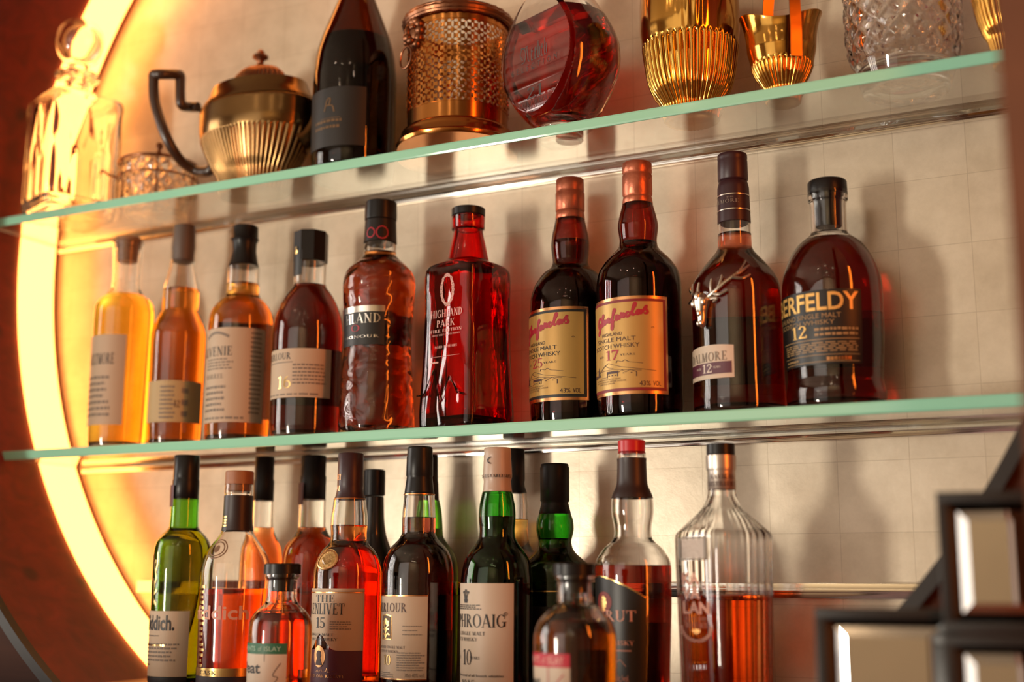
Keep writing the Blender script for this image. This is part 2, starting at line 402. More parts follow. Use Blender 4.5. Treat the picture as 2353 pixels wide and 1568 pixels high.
# ------------------------------------------------------------------ a thing on a vertical axis, traced by pixel rows
class Axis:
    """upright thing whose axis passes the pixel (xr, yr) at distance Y; rows y give heights, half widths give radii"""
    def __init__(s, name, label, cat, xr, yr, Y, zb, group=None):
        p = at(xr, yr, Y); s.X, s.Y, s.zb = p.x, Y, zb
        s.root = empty(name, (s.X, Y, zb), label, cat, group)
        d = (Vector((0, 0)) - Vector((s.X, Y))).normalized(); s.a0 = atan2(d.y, d.x)
        s.prof = None; s.sec = None; s.dens = 4
    def z(s, y, off=None):
        if y == 'b': return 0.
        A = Vector((s.X, s.Y, 0)) - CAM + (off or Vector((0, 0, 0))); c = -(y-H/2)/FPX
        return (c*A.dot(_f) - A.dot(_u))/(_u.z - c*_f.z) - s.zb
    def rad(s, hw, y):
        P = Vector((s.X, s.Y, s.zb + s.z(y))) - CAM; al = atan2(P.dot(_r), P.dot(_f)); return hw*P.dot(_f)/FPX*cos(al)
    def zfront(s, y, hw): return s.z(y, s.dirv(0)*s.rad(hw, y))
    def settle(s, P, yTop, hw, p=1.):
        """the top row was read on the near rim, not over the axis: let the upper rows down to match"""
        z0, z1 = P[0][1], P[-1][1]; dz = z1 - s.zfront(yTop, hw)
        if dz <= 0 or z1 <= z0: return P
        return [(r, z - dz*((z-z0)/(z1-z0))**p) for r, z in P]
    def rz(s, rows): return [(s.rad(hw, y if y != 'b' else 1568), s.z(y)) for y, hw in rows]
    def radius(s, z):
        P = s.prof
        for i in range(len(P)-1):
            if P[i][1] <= z <= P[i+1][1] and P[i+1][1] > P[i][1]:
                t = (z-P[i][1])/(P[i+1][1]-P[i][1]); return P[i][0]*(1-t)+P[i+1][0]*t
        return P[-1][0] if z > P[-1][1] else P[0][0]
    def outline(s, rows, foot=.004, base=.9, front=0):
        P = s.rz(rows)
        if front: P = s.settle(P, rows[-1][0], rows[-1][1], front)
        P[0] = (P[0][0], 0.) if not (rows[0][0] == 'b') else P[0]
        r0 = P[0][0]; body = pchip([(r0*.985, foot*.55), (r0, foot*1.3)] + [p for p in P if p[1] > foot*1.5], s.dens)
        s.prof = [(r0*.95, .0005)] + body
        return body, r0
    def glass(s, rows, mt, t=.0024, foot=.007, level=None, liq=None, seg=72, sec=None, name='glass_body', insec=None, sharp=50, front=0):
        s.sec = sec; body, r0 = s.outline(rows, front=front)
        top = body[-1][1]
        outer = [(0, .0035), (r0*.72, .0012), (r0*.84, 0.), (r0*.94, .0006)] + body
        inner = []
        for r, z in body:
            if z > foot + .004: inner.append((max(.004, r-t), z))
        inner = [(0, foot), (inner[0][0]*.8, foot), (inner[0][0]*.96, foot+.0015)] + inner
        lip = [(body[-1][0]-t*.5, top+.0008)]
        insec = insec or sec
        vs, fs = rings(outer + lip + [(r, z, insec) for r, z in inner[::-1]], seg, sec)
        o = build(name, vs, fs, mt, s.root, sharp=sharp)
        if liq and level is not None:
            zl = s.z(level); e = .0003
            lp = [(0, foot-e), (inner[1][0]+e, foot-e)] + [(r+e, z) for r, z in inner[2:] if z < zl-.0005]
            rl = s.radius(zl)-t; lp += [(rl+e, zl), (rl*.9, zl-.0006), (0, zl-.0008)]
            vs, fs = rings(lp, seg, insec); build('liquid', vs, fs, liq, s.root, sharp=50)
        return o
    def solid(s, name, rows, mt, seg=48, sec=None, bev=.0007, parent=None, smooth=False, sharp=38, grow=0., front=1):
        P = s.rz(rows)
        if front: P = s.settle(P, rows[-1][0], rows[-1][1], front)
        P = [(r+grow, z) for r, z in P]
        if smooth: P = pchip(P, 4)
        (r0, z0), (r1, z1) = P[0], P[-1]
        q = [(0, z0), (r0-bev, z0)] + ([(r0, z0+bev)] if bev else []) + P[1:-1] + ([(r1, z1-bev)] if bev else []) + [(r1-bev, z1), (0, z1)]
        vs, fs = rings(q, seg, sec); return build(name, vs, fs, mt, parent or s.root, sharp=sharp)
    # surface mappers: u, v in 0..1
    def dirv(s, phi): a = s.a0 + radians(phi); return Vector((cos(a), sin(a), 0))
    def skin(s, phL, phR, yT, yB, off=.0004):
        pm = (max(phL, -75)+min(phR, 75))/2; d = s.dirv(pm)
        zT, zB = s.z(yT, d*s.radius(s.z(yT))), s.z(yB, d*s.radius(s.z(yB)))
        def f(u, v):
            z = zB+(zT-zB)*v; ph = phL+(phR-phL)*u; r = s.radius(z)*(s.sec(s.a0+radians(ph), z) if s.sec else 1) + off
            p = s.dirv(ph)*r; return (p.x, p.y, z)
        f.step = 4/abs(phR-phL); f.aspect = radians(abs(phR-phL))*s.radius((zT+zB)/2)/max(1e-6, abs(zT-zB)); return f
    def plate(s, phN, d, u0, u1, yT, yB, tilt=0.):
        """flat face whose normal looks along phN, d metres from the axis; u0..u1 metres along the face"""
        n = s.dirv(phN); t = s.dirv(phN+90); zT, zB = s.z(yT), s.z(yB)
        def f(u, v):
            z = zB+(zT-zB)*v; p = n*(d - tilt*(z-zB)) + t*(u0+(u1-u0)*u); return (p.x, p.y, z)
        f.step = 2; f.aspect = abs(u1-u0)/max(1e-6, abs(zT-zB)); return f
    def print_(s, name, polys, f, mt, parent, label=None, fit=True):
        P = split_x(norm(polys) if fit else polys, f.step); vs = []; fs = []
        for q in P:
            b = len(vs); vs += [f(a, c) for a, c in q]; fs.append(tuple(range(b, b+len(q))))
        o = flatbuild(name, vs, fs, mt, parent)
        if label: o['label'] = label
        return o
    def sheet(s, name, f, mt, parent, label=None, nu=28, nv=6, top=None, bot=None):
        vs = []; fs = []
        for j in range(nv+1):
            for i in range(nu+1):
                u = i/nu; lo = bot(u) if bot else 0; hi = top(u) if top else 1
                vs.append(f(u, lo+(hi-lo)*j/nv))
        for j in range(nv):
            for i in range(nu):
                a = j*(nu+1)+i; fs.append((a, a+1, a+nu+2, a+nu+1))
        o = flatbuild(name, vs, fs, mt, parent); o.data.polygons.foreach_set('use_smooth', [True]*len(fs))
        if label: o['label'] = label
        return o
def join_prints(*parts):
    """several prints in one colour; each (polys, x0, x1, y0, y1) placed in the unit box of one label"""
    out = []
    for polys, x0, x1, y0, y1 in parts:
        out += [[(x0+(x1-x0)*a, y0+(y1-y0)*b) for a, b in q] for q in norm(polys)]
    return out
def rawbox(polys, x0, x1, y0, y1): return [[(x0+(x1-x0)*a, y0+(y1-y0)*b) for a, b in q] for q in polys]

# ================================================================== the setting
def reach(a, z0, R=RN):
    """distance from the niche centre to its outline (a circle standing on the bar top) along angle a"""
    r = R; s = sin(a)
    if s < 0: r = min(r, (ZC-z0)/-s)
    return r
def niche_loop(R=RN, z0=Z_BAR, extra=()):
    c = asin((ZC-z0)/R); A = [2*pi*k/160 for k in range(160)] + [(-c) % (2*pi), (pi+c) % (2*pi)] + [e % (2*pi) for e in extra]
    return sorted(set(round(a, 6) for a in A))
def wood_wall(name, base, hi, rough=.55, spec=.5):
    mt, nt, p = nodes(name)
    tc = N(nt, 'ShaderNodeTexCoord'); mp = N(nt, 'ShaderNodeMapping'); mp.inputs['Scale'].default_value = (1.2, 6, 9)
    nz = N(nt, 'ShaderNodeTexNoise'); nz.inputs['Scale'].default_value = 5; nz.inputs['Detail'].default_value = 6; nz.inputs['Distortion'].default_value = .8
    kn = N(nt, 'ShaderNodeTexVoronoi'); kn.inputs['Scale'].default_value = 9
    rp = N(nt, 'ShaderNodeValToRGB'); rp.color_ramp.elements[0].position = .3; rp.color_ramp.elements[1].position = .75
    rp.color_ramp.elements[0].color = (*base, 1); rp.color_ramp.elements[1].color = (*hi, 1)
    kr = N(nt, 'ShaderNodeValToRGB'); kr.color_ramp.elements[0].position = .06; kr.color_ramp.elements[1].position = .13
    kr.color_ramp.elements[0].color = (.35, .3, .3, 1); kr.color_ramp.elements[1].color = (1, 1, 1, 1)
    mx = N(nt, 'ShaderNodeMix', data_type='RGBA', blend_type='MULTIPLY'); mx.inputs[0].default_value = 1
    L = nt.links.new
    L(tc.outputs['Object'], mp.inputs[0]); L(mp.outputs[0], nz.inputs['Vector']); L(tc.outputs['Object'], kn.inputs['Vector'])
    L(nz.outputs['Fac'], rp.inputs[0]); L(kn.outputs['Distance'], kr.inputs[0]); L(rp.outputs[0], mx.inputs[6]); L(kr.outputs[0], mx.inputs[7])
    L(mx.outputs[2], p.inputs['Base Color']); p.inputs['Roughness'].default_value = rough; p.inputs['Specular IOR Level'].default_value = spec
    b = N(nt, 'ShaderNodeBump'); b.inputs['Strength'].default_value = .15; b.inputs['Distance'].default_value = .003
    L(nz.outputs['Fac'], b.inputs['Height']); L(b.outputs[0], p.inputs['Normal']); return mt
WALLWOOD = wood_wall('amber_lit_wood', (.13, .0055, .0025), (.23, .011, .0045))  # reveal wood, its colour carries the strip's red glow
X0, X1, Y0, ZT = -3.5, 1.6, -2.5, 2.9
cor = [atan2(z-ZC, x-XC) for x in (X0, X1) for z in (0, ZT)]
def outer(a):
    c, s = cos(a), sin(a); t = []
    if c > 1e-9: t.append((X1-XC)/c)
    if c < -1e-9: t.append((X0-XC)/c)
    if s > 1e-9: t.append((ZT-ZC)/s)
    if s < -1e-9: t.append(-ZC/s)
    return min(t)
A = niche_loop(extra=cor); n = len(A); vs = []; fs = []
YB = WALL_Y + .02
for a in A:
    i, o = reach(a, Z_BAR), outer(a)
    for r, y in ((o, FACE_Y), (i, FACE_Y), (i, YB), (o, YB)): vs.append((XC+r*cos(a), y, ZC+r*sin(a)))
for k in range(n):
    j = (k+1) % n
    for q in range(4): fs.append((4*k+q, 4*k+(q+1) % 4, 4*j+(q+1) % 4, 4*j+q))
wb = tag(build('wall_back', vs, fs, WALLWOOD, smooth=True, sharp=25), kind='structure')
wb.data.materials.append(wood_wall('unlit_face_wood', (.030, .009, .005), (.058, .018, .008), .75, .2))  # same wood on the face, painted darker where the strip's light misses it
for q in wb.data.polygons:
    if abs(q.normal.y) > .9 and q.center.y < FACE_Y+.001: q.material_index = 1

# leaf-covered panel at the back of the niche
mt, nt, p = nodes('champagne_leaf'); L = nt.links.new
tc = N(nt, 'ShaderNodeTexCoord'); mp = N(nt, 'ShaderNodeMapping'); mp.inputs['Rotation'].default_value = (pi/2, 0, 0)
L(tc.outputs['Object'], mp.inputs[0])
bk = N(nt, 'ShaderNodeTexBrick', offset=0., squash=1.); bk.inputs['Scale'].default_value = 1.; bk.inputs['Brick Width'].default_value = .072
bk.inputs['Row Height'].default_value = .072; bk.inputs['Mortar Size'].default_value = .0005; bk.inputs['Mortar Smooth'].default_value = .6
bk.inputs['Color1'].default_value = (.86, .745, .585, 1); bk.inputs['Color2'].default_value = (.79, .675, .515, 1); bk.inputs['Mortar'].default_value = (.66, .55, .41, 1)
L(mp.outputs[0], bk.inputs['Vector'])
nz = N(nt, 'ShaderNodeTexNoise'); nz.inputs['Scale'].default_value = 26; nz.inputs['Detail'].default_value = 8; nz.inputs['Roughness'].default_value = .7
L(tc.outputs['Object'], nz.inputs['Vector'])
mx = N(nt, 'ShaderNodeMix', data_type='RGBA', blend_type='MULTIPLY'); mx.inputs[0].default_value = .4
rp = N(nt, 'ShaderNodeValToRGB'); rp.color_ramp.elements[0].position = .32; rp.color_ramp.elements[1].position = .62
rp.color_ramp.elements[0].color = (.62, .58, .52, 1); rp.color_ramp.elements[1].color = (1, 1, 1, 1)
L(nz.outputs['Fac'], rp.inputs[0]); L(bk.outputs['Color'], mx.inputs[6]); L(rp.outputs[0], mx.inputs[7]); L(mx.outputs[2], p.inputs['Base Color'])
p.inputs['Metallic'].default_value = .30; p.inputs['Roughness'].default_value = .30
b = N(nt, 'ShaderNodeBump'); b.inputs['Strength'].default_value = .12; b.inputs['Distance'].default_value = .002
L(nz.outputs['Fac'], b.inputs['Height']); L(b.outputs[0], p.inputs['Normal'])
LEAF = mt
A = niche_loop(); R_ = RN-.0006; vs = [(XC, WALL_Y, ZC)]; fs = []
for a in A:
    r = reach(a, Z_BAR+.0005, R_); vs += [(XC+r*cos(a), WALL_Y, ZC+r*sin(a)), (XC+r*cos(a), WALL_Y+.015, ZC+r*sin(a))]
n = len(A)
for k in range(n):
    j = (k+1) % n; fs += [(0, 1+2*j, 1+2*k), (1+2*k, 1+2*j, 2+2*j, 2+2*k)]
tag(build('wall_niche', vs, fs, LEAF, smooth=False), kind='structure')

def arc_ring(name, r0, r1, y0, y1, mt, z0=Z_BAR, n=180, arc=None, **k):
    c0 = -asin((ZC-z0)/r0)+.002; c1 = pi-c0
    if arc: c0, c1 = arc[0], min(arc[1], c1)
    vs = []; fs = []
    for i in range(n+1):
        a = c0+(c1-c0)*i/n
        for r, y in ((r0, y0), (r1, y0), (r1, y1), (r0, y1)): vs.append((XC+r*cos(a), y, ZC+r*sin(a)))
    for i in range(n):
        for q in range(4): fs.append((4*i+q, 4*i+(q+1) % 4, 4*i+4+(q+1) % 4, 4*i+4+q))
    fs += [(0, 1, 2, 3), (4*n+3, 4*n+2, 4*n+1, 4*n)]
    return build(name, vs, fs, mt, **k)
tag(arc_ring('trim_1', RN-.001, RN+.0105, FACE_Y-.012, FACE_Y, BLKMET), kind='structure')
LED = mat('amber_diffuser', (.9, .6, .2), .4, emit=(1., .37, .08), es=6.8)
tag(arc_ring('led_light_strip', RN-.0042, RN-.0012, LED_Y, WALL_Y-.010, LED, arc=(radians(80), radians(252))), 'curved amber light strip glowing around the inside of the round niche', 'light strip')

PLASTER = mat('cream_plaster', (.80, .66, .46), .8, var=.06, bscale=6, bump=.05)
def slab(name, x0, x1, y0, y1, z0, z1, mt):
    b = MB(); b.box(x0, x1, y0, y1, z0, z1); return tag(b.build(name, mt, smooth=False), kind='structure')
slab('floor', X0-.1, X1+.1, Y0-.1, YB, -.1, 0, mat('dark_floorboards', (.10, .055, .03), .45, var=.3, bscale=5))
slab('ceiling', X0-.1, X1+.1, Y0-.1, YB, ZT, ZT+.1, mat('pale_ceiling', (.34, .27, .20), .8, var=.05))
slab('wall_left', X0-.1, X0, Y0, YB, 0, ZT, mat('brown_plaster', (.20, .11, .06), .8, var=.1))
slab('wall_right', X1, X1+.1, Y0, YB, 0, ZT, mat('brown_plaster', (.20, .11, .06), .8))
slab('wall_front', X0, X1, Y0-.1, Y0, 0, ZT, PLASTER)
SKYP = mat('daylit_pane', (.8, .8, .8), .3, emit=(1, .94, .86), es=.5)
for k in range(4):
    yy = -.32 + k*.34; slab('window_%d' % (k+1), X0, X0+.012, yy-.1, yy+.1, .85, 2.65, SKYP)
slab('window_5', -3.4, -.8, Y0, Y0+.012, .45, 2.86, SKYP)  # unseen glowing pane, an assumed street window added for panel brightness
# bar top in front of the niche
b = MB(); b.box(-3.2, .9, .80, FACE_Y-.001, Z_BAR-.05, Z_BAR, .004)
bt = empty('bar_counter', (-.7, .95, 0), 'long brown wooden back bar counter under the round niche', 'counter')
def kid(o, root): o.parent = root; o.matrix_parent_inverse = Matrix.Translation(-root.location); return o
kid(b.build('countertop', WOODDK), bt)
b = MB(); b.box(-3.2, .9, .86, FACE_Y-.001, 0, Z_BAR-.05); kid(b.build('cabinet_front', WOODDK, smooth=False), bt)
# upright wooden post at the right edge
px = at(2340, 784, .70).x
slab('trim_2', px, px+.09, .70, .74, 0, ZT, mat('post_wood', (.15, .055, .022), .7, var=.3, bscale=20))

# ------------------------------------------------------------------ shelves and rails
SHG = fluid('shelf_glass', (.86, .97, .92), 1.5, .1)
_nt = SHG.node_tree; _o = [n_ for n_ in _nt.nodes if n_.type == 'OUTPUT_MATERIAL'][0]; _g = [n_ for n_ in _nt.nodes if n_.type == 'BSDF_GLASS'][0]
_gl = N(_nt, 'ShaderNodeBsdfGlossy'); _gl.inputs['Roughness'].default_value = .03; _gl.inputs['Color'].default_value = (.92, .95, .93, 1)
_mx = N(_nt, 'ShaderNodeMixShader'); _mx.inputs[0].default_value = .2
_nt.links.new(_g.outputs[0], _mx.inputs[1]); _nt.links.new(_gl.outputs[0], _mx.inputs[2]); _nt.links.new(_mx.outputs[0], _o.inputs['Surface'])
EDGE = mat('mint_glass_edge', (.33, .73, .54), .06, coat=.6)
for nm_, z, lab in (('top', Z_TOP, 'upper clear glass shelf with green edge, carrying silverware and decanters'), ('mid', Z_MID, 'lower clear glass shelf with green edge, carrying ten whisky bottles')):
    h = sqrt(RN**2 - (z-.006-ZC)**2) + .004
    r = empty('glass_shelf', (XC, (FRONT_Y+WALL_Y)/2, z-.012), lab, 'shelf')
    b = MB(); g_ = sqrt((RN-.0046)**2 - (abs(z-.006-ZC)+.006)**2); b.box(-g_, g_, FRONT_Y+.0016-(FRONT_Y+WALL_Y)/2, WALL_Y-.003-(FRONT_Y+WALL_Y)/2, 0, .012); b.build('glass_pane', SHG, r, smooth=False)
    b = MB(); y0 = FRONT_Y-(FRONT_Y+WALL_Y)/2
    vs = [(x, y, zz) for x in (-h, h) for y, zz in ((y0+.0015, 0), (y0+.0006, .0004), (y0, .0022), (y0, .0098), (y0+.0006, .0116), (y0+.0015, .012))]
    b.add(vs, [tuple(range(6)), tuple(range(11, 5, -1))] + [(i, (i+1) % 6, 6+(i+1) % 6, 6+i) for i in range(6)])
    b.build('polished_edge', EDGE, r, smooth=False)
def rail(z0, z1, lab, half, xl=None):
    r = empty('shelf_rail', (XC, WALL_Y-.006, z0), lab, 'rail'); b = MB(); h = z1-z0
    b.box(-half if xl is None else xl, half, -.003, .006, 0, h, .0007); b.build('channel', CHROME, r)
    b = MB(); b.box(-half+.002 if xl is None else xl+.002, half-.002, -.0042, -.0029, h*.36, h*.64, .0003); b.build('bead', CHROME, r)
    return r
for z, lab in ((Z_TOP, 'thin chrome wall rail under the upper glass shelf'), (Z_MID, 'thin chrome wall rail under the lower glass shelf')):
    rail(z-.0210, z-.0145, lab, sqrt((RN-.0085)**2-(abs(z-.018-ZC)+.006)**2))
za, zb_ = at(1800, 1340, WALL_Y).z, at(1800, 1375, WALL_Y).z
rail(zb_, za, 'broad chrome wall rail behind the bottles on the bar', sqrt((RN-.0085)**2-(ZC-zb_)**2)-.003)

def ph(x, xc, hw): return degrees(asin(max(-1, min(1, (x-xc)/hw))))

# ================================================================== bottles on the lower glass shelf
def bottle(label, xr, yr, Y, zb, rows, gmat, level=None, liq=None, group=None, name='whisky_bottle', cat='bottle', **k):
    B = Axis(name, label, cat, xr, yr, Y, zb, group); B.glass(rows, gmat, level=level, liq=liq, **k); return B
GM = 'whisky bottles on the lower glass shelf'
GF = 'bottles standing on the bar'

# 1 pale gold with cork
B = bottle('pale gold whisky bottle with cork stopper, leftmost on the lower glass shelf', 275, 900, 1.245, Z_MID,
    [(1015, 67), (1003, 69), (860, 70), (740, 71), (712, 70), (692, 60), (680, 45), (665, 35), (640, 33), (592, 35), (575, 36.5), (560, 37)], CLEAR, 682, GOLDL, GM, t=.003)
B.solid('cork_stopper', [(603, 24), (566, 26), (565.5, 30), (541, 31)], CORK)
f = B.skin(-105, 7, 769, 976); l = B.sheet('label', f, PAPER, B.root)
f = B.skin(-80, -14, 812, 838, .0006); B.print_('lettering', serif('AULTMORE'), f, INK, l)
f = B.skin(-85, 0, 860, 960, .0006); B.print_('small_print', lines(7, 3, 0, .8), f, GREY, l, fit=False)

# 2 taupe cap
B = bottle('amber whisky bottle with taupe cap and low straw label, second from left on lower shelf', 405, 900, 1.25, Z_MID,
    [(1002, 62), (990, 64), (860, 64), (775, 64), (755, 60), (737, 52), (722, 45), (716, 42), (690, 42.5), (666, 42), (640, 36), (612, 30), (602, 28.5)], CLEAR, 667, AMBER, GM)
B.solid('cap', [(604, 25), (575, 26), (570, 27), (530, 26), (513, 25)], TAUPE)
f = B.skin(-84, 64, 874, 970); l = B.sheet('label', f, PAPERY, B.root)
f = B.skin(-40, 20, 884, 964, .0006); B.print_('small_print', lines(8, 5, .1, .7)+lines(3, 8, .85, 1.1), f, GREY, l, fit=False)
f = B.skin(-4, 8, 920, 936, .0006); B.print_('lettering', serif('12'), f, BROWNINK, l)

# 3 tall cream label
B = bottle('amber whisky bottle with flared black cap and tall cream label, third from left on shelf', 548, 900, 1.247, Z_MID,
    [(997, 73), (985, 75), (860, 75), (757, 75), (731, 73), (712, 66), (697, 55), (684, 42), (674, 38), (640, 37.5), (616, 37)], CLEAR, 654, AMBER, GM)
B.solid('cap', [(613, 35), (600, 31.5), (575, 27.5), (556, 28), (549, 31), (546, 33), (543, 31), (514, 30)], BLACK)
f = B.skin(-88, 48, 752, 970); l = B.sheet('label', f, PAPER, B.root)
B.print_('lettering', join_prints((serif('BALVENIE'), .0, .58, .70, .80)), B.skin(-100, 48, 752, 970, .0006), INK, l, fit=False)
arch = stroke([[(.1+.04*i, .90+.05*sin(i/10*pi)) for i in range(11)]], .03, 1)
B.print_('small_print', arch+rawbox(lines(4, 2), .12, .6, .55, .68)+join_prints((serif('BARREL'), .12, .44, .46, .51))+rawbox(lines(5, 4), .1, .5, .1, .4)+rawbox(lines(18, 6, jag=.1), .78, .95, .08, .97)+rawbox(lines(1, 9), .1, .8, .02, .07), B.skin(-88, 48, 752, 970, .0006), GREY, l, fit=False)
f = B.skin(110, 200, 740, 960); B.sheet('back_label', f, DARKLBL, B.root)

# 4 deep red, black octagonal cap
B = bottle('deep red whisky bottle with black eight-sided cap and hanging black seal strip', 704, 900, 1.245, Z_MID,
    [(993, 79), (982, 81), (860, 81), (780, 81), (752, 79), (731, 75), (706, 67), (686, 57), (671, 47), (660, 39), (650, 37.5), (607, 37.5)], CLEAR, 658, DSHERRY, GM)
B.solid('cap', [(605, 38.5), (526, 38.5)], BLACK, sec=lambda a, z: 1/max(cos((a % (pi/4))-pi/8), .5)*.96, seg=64)
sl = B.sheet('paper_seal', B.skin(-88, -30, 575, 633, .0009), BLACKP, B.root)
B.print_('emblem', disc(.5, .5, .28, .14)+disc(.5, .74, .12, .08), B.skin(-80, -40, 560, 600, .0016), FOIL, sl, fit=False)
f = B.skin(-88, 41, 800, 913); l = B.sheet('label', f, PAPER, B.root)
B.print_('lettering', join_prints((serif('ABERLOUR'), .0, .5, .78, .92)), B.skin(-95, 41, 800, 913, .0006), INK, l, fit=False)
B.print_('age_number', serif('16'), B.skin(-52, -26, 865, 893, .0006), FOIL, l)
B.print_('small_print', rawbox(lines(6, 11), .5, .95, .25, .7)+rawbox(lines(1, 13), .05, .9, .03, .1)+stroke([[(.05, .72), (.5, .72)]], .02, 1.6), B.skin(-88, 41, 800, 913, .0006), GREY, l, fit=False)
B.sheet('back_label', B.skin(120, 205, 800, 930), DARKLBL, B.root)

# 5 waisted, embossed
B = bottle('waisted amber whisky bottle with embossed swirls and black label with silver band', 866, 900, 1.245, Z_MID,
    [(983, 87), (972, 88), (919, 85), (844, 80), (787, 77), (731, 79), (690, 82), (660, 83.5), (644, 82), (628, 76), (610, 60), (597, 45), (588, 38.5), (578, 37), (560, 37)], EMBOSS, 582, DAMBER, GM, t=.0035)
c = B.solid('capsule', [(562, 38.5), (545, 37.5), (509, 36)], BLACKM, front=0)
g = B.solid('cap', [(509, 37), (500, 37.5), (456, 36.5)], BLACK)
rr = [[(.2+.13*cos(t/12*2*pi), .5+.3*sin(t/12*2*pi)) for t in range(13)], [(.55+.17*cos(t/12*2*pi), .5+.38*sin(t/12*2*pi)) for t in range(13)]]
B.prof = [(r+.0004, z) for r, z in B.prof] + [(B.rad(37.8, 540), B.z(550)), (B.rad(36, 509), B.z(509))]
B.print_('emblem', stroke(rr, .08, 2.2), B.skin(-60, 60, 515, 552, .0006), REDINK, c, fit=False)
f = B.skin(-88, 10, 703, 793); l = B.sheet('label', f, BLACKP, B.root)
B.sheet('silver_band', B.skin(-88, 10, 703, 717, .0007), SILFOIL, l)
B.print_('lettering', join_prints((serif('HIGHLAND'), -.14, .93, .56, .80), (serif('PARK'), -.1, .2, .34, .52), (serif('HONOUR'), .2, .92, .18, .25)), B.skin(-88, 10, 703, 793, .0008), SILFOIL, l, fit=False)
B.print_('red_letters', serif('O'), B.skin(-50, -32, 747, 763, .0008), REDINK, l)
B.sheet('back_label', B.skin(120, 215, 712, 793), DARKLBL, B.root)

# 6 square ruby glass
sec = square_sec(7, 0, 0)
B = Axis('whisky_bottle', 'square ruby red glass bottle with zigzag cuts and black cap', 'bottle', 1073, 850, 1.2515, Z_MID, GM)
rot = B.a0 + radians(-41)
sec = square_sec(6.5, rot, B.a0+pi/2)
def sec6(a, z, s_=sec):
    k = min(1, max(0, (z-B.z(626))/(B.z(600)-B.z(626)))); return s_(a, z)*(1-k)+k
B.glass([(967, 108), (955, 109), (919, 107), (806, 100), (708, 97.5), (650, 98.5), (630, 97), (618, 90), (610, 68), (606, 55), (601, 49), (565, 41), (536, 34.5), (531, 34), (529, 37.8), (501, 38.5)], RUBYCUT, level=603, liq=RED, sec=sec6, seg=128, t=.006, foot=.012)
B.solid('cap', [(499, 38.6), (470, 38.6)], BLACK)
dF = .707*B.rad(99, 800)*1.0
hf = B.rad(99, 800)/sqrt(2)*1.03
def face(u0, u1, yT, yB, off=.0012):
    n = B.dirv(-41); t = B.dirv(49); zT, zB = B.z(yT, n*.04), B.z(yB, n*.04)
    def f(u, v):
        z = zB+(zT-zB)*v; R = B.radius(z); x = u0+(u1-u0)*u
        d = R*B.sec(rot, z)+off; p = n*d+t*x; return (p.x, p.y, z)
    f.step = .2; f.aspect = abs(u1-u0)/abs(zT-zB); return f
w = .026
pr = [[(.5+(.33+.06*sin(7*t+k))*cos(t), .5+(.44+.04*sin(5*t+2*k))*sin(t)) for t in [2*pi*i/60 for i in range(61)]] for k in (0, 2.1, 4.2)]
e1 = B.print_('etched_ring', stroke(pr, .03, .75), face(-.009, .017, 628, 705), PINKINK, B.root, fit=False)
e2 = B.print_('lettering', join_prints((serif('HIGHLAND'), 0, 1, .78, 1), (serif('PARK'), .2, .78, .50, .70), (serif('FIRE EDITION'), .0, 1, .34, .43), (serif('SINGLE MALT SCOTCH WHISKY'), .05, .95, .24, .29), (serif('AGED 15 YEARS'), .14, .86, -.12, -.05)), face(-.020, .026, 711, 790), PINKINK, B.root, fit=False)
B.print_('etched_line', [_R(0, .46, 1, .54)]+rawbox(lines(1, 3), 0, .3, -1.6, -.6), face(-.019, .024, 815, 823), PINKINK, B.root, fit=False)
zz = [[(-.05, .0), (.12, .0), (.30, .78), (.47, -.25), (.66, .52), (.86, -.02), (1.0, -.1)]]
B.print_('zigzag_cut', stroke(zz, .07, 1), face(-.034, .034, 832, 905, .0016), RUBY, B.root, fit=False)

# 7, 8 dark sherry bottles with gold labels
CURS = [spline2(q) for q in (
    [(.095, .60), (.075, .70), (.035, .68), (.012, .52), (.012, .36), (.035, .28), (.065, .36), (.085, .48), (.07, .25), (.045, .05), (.015, .0), (.02, .12), (.085, .3)],
    [(.085, .3), (.12, .5), (.155, .74), (.15, .82), (.128, .7), (.115, .42), (.125, .34), (.15, .40)],
    [(.15, .40), (.185, .52), (.18, .58), (.162, .5), (.165, .40), (.19, .40), (.215, .48)],
    [(.215, .48), (.23, .60), (.225, .42)], [(.225, .45), (.255, .60), (.272, .60), (.268, .46), (.285, .44), (.31, .52)],
    [(.31, .52), (.355, .74), (.385, .93), (.372, .98), (.352, .82), (.335, .5), (.32, .22), (.328, .12), (.345, .22), (.348, .4), (.365, .52)],
    [(.445, .68), (.41, .70), (.395, .58), (.41, .5), (.435, .58), (.45, .70), (.445, .54), (.47, .56)],
    [(.47, .56), (.49, .72), (.485, .78), (.505, .74), (.525, .76), (.515, .6), (.54, .60)],
    [(.605, .76), (.585, .80), (.562, .72), (.562, .62), (.585, .60), (.615, .68)],
    [(.615, .68), (.66, .88), (.70, 1.1), (.692, 1.18), (.668, 1.04), (.65, .74), (.665, .66), (.69, .72)],
    [(.765, .84), (.735, .87), (.712, .76), (.725, .68), (.752, .74), (.772, .88), (.765, .72), (.79, .74)],
    [(.79, .74), (.83, .95), (.855, 1.05), (.848, .92), (.87, .80), (.855, .72), (.82, .74)])]
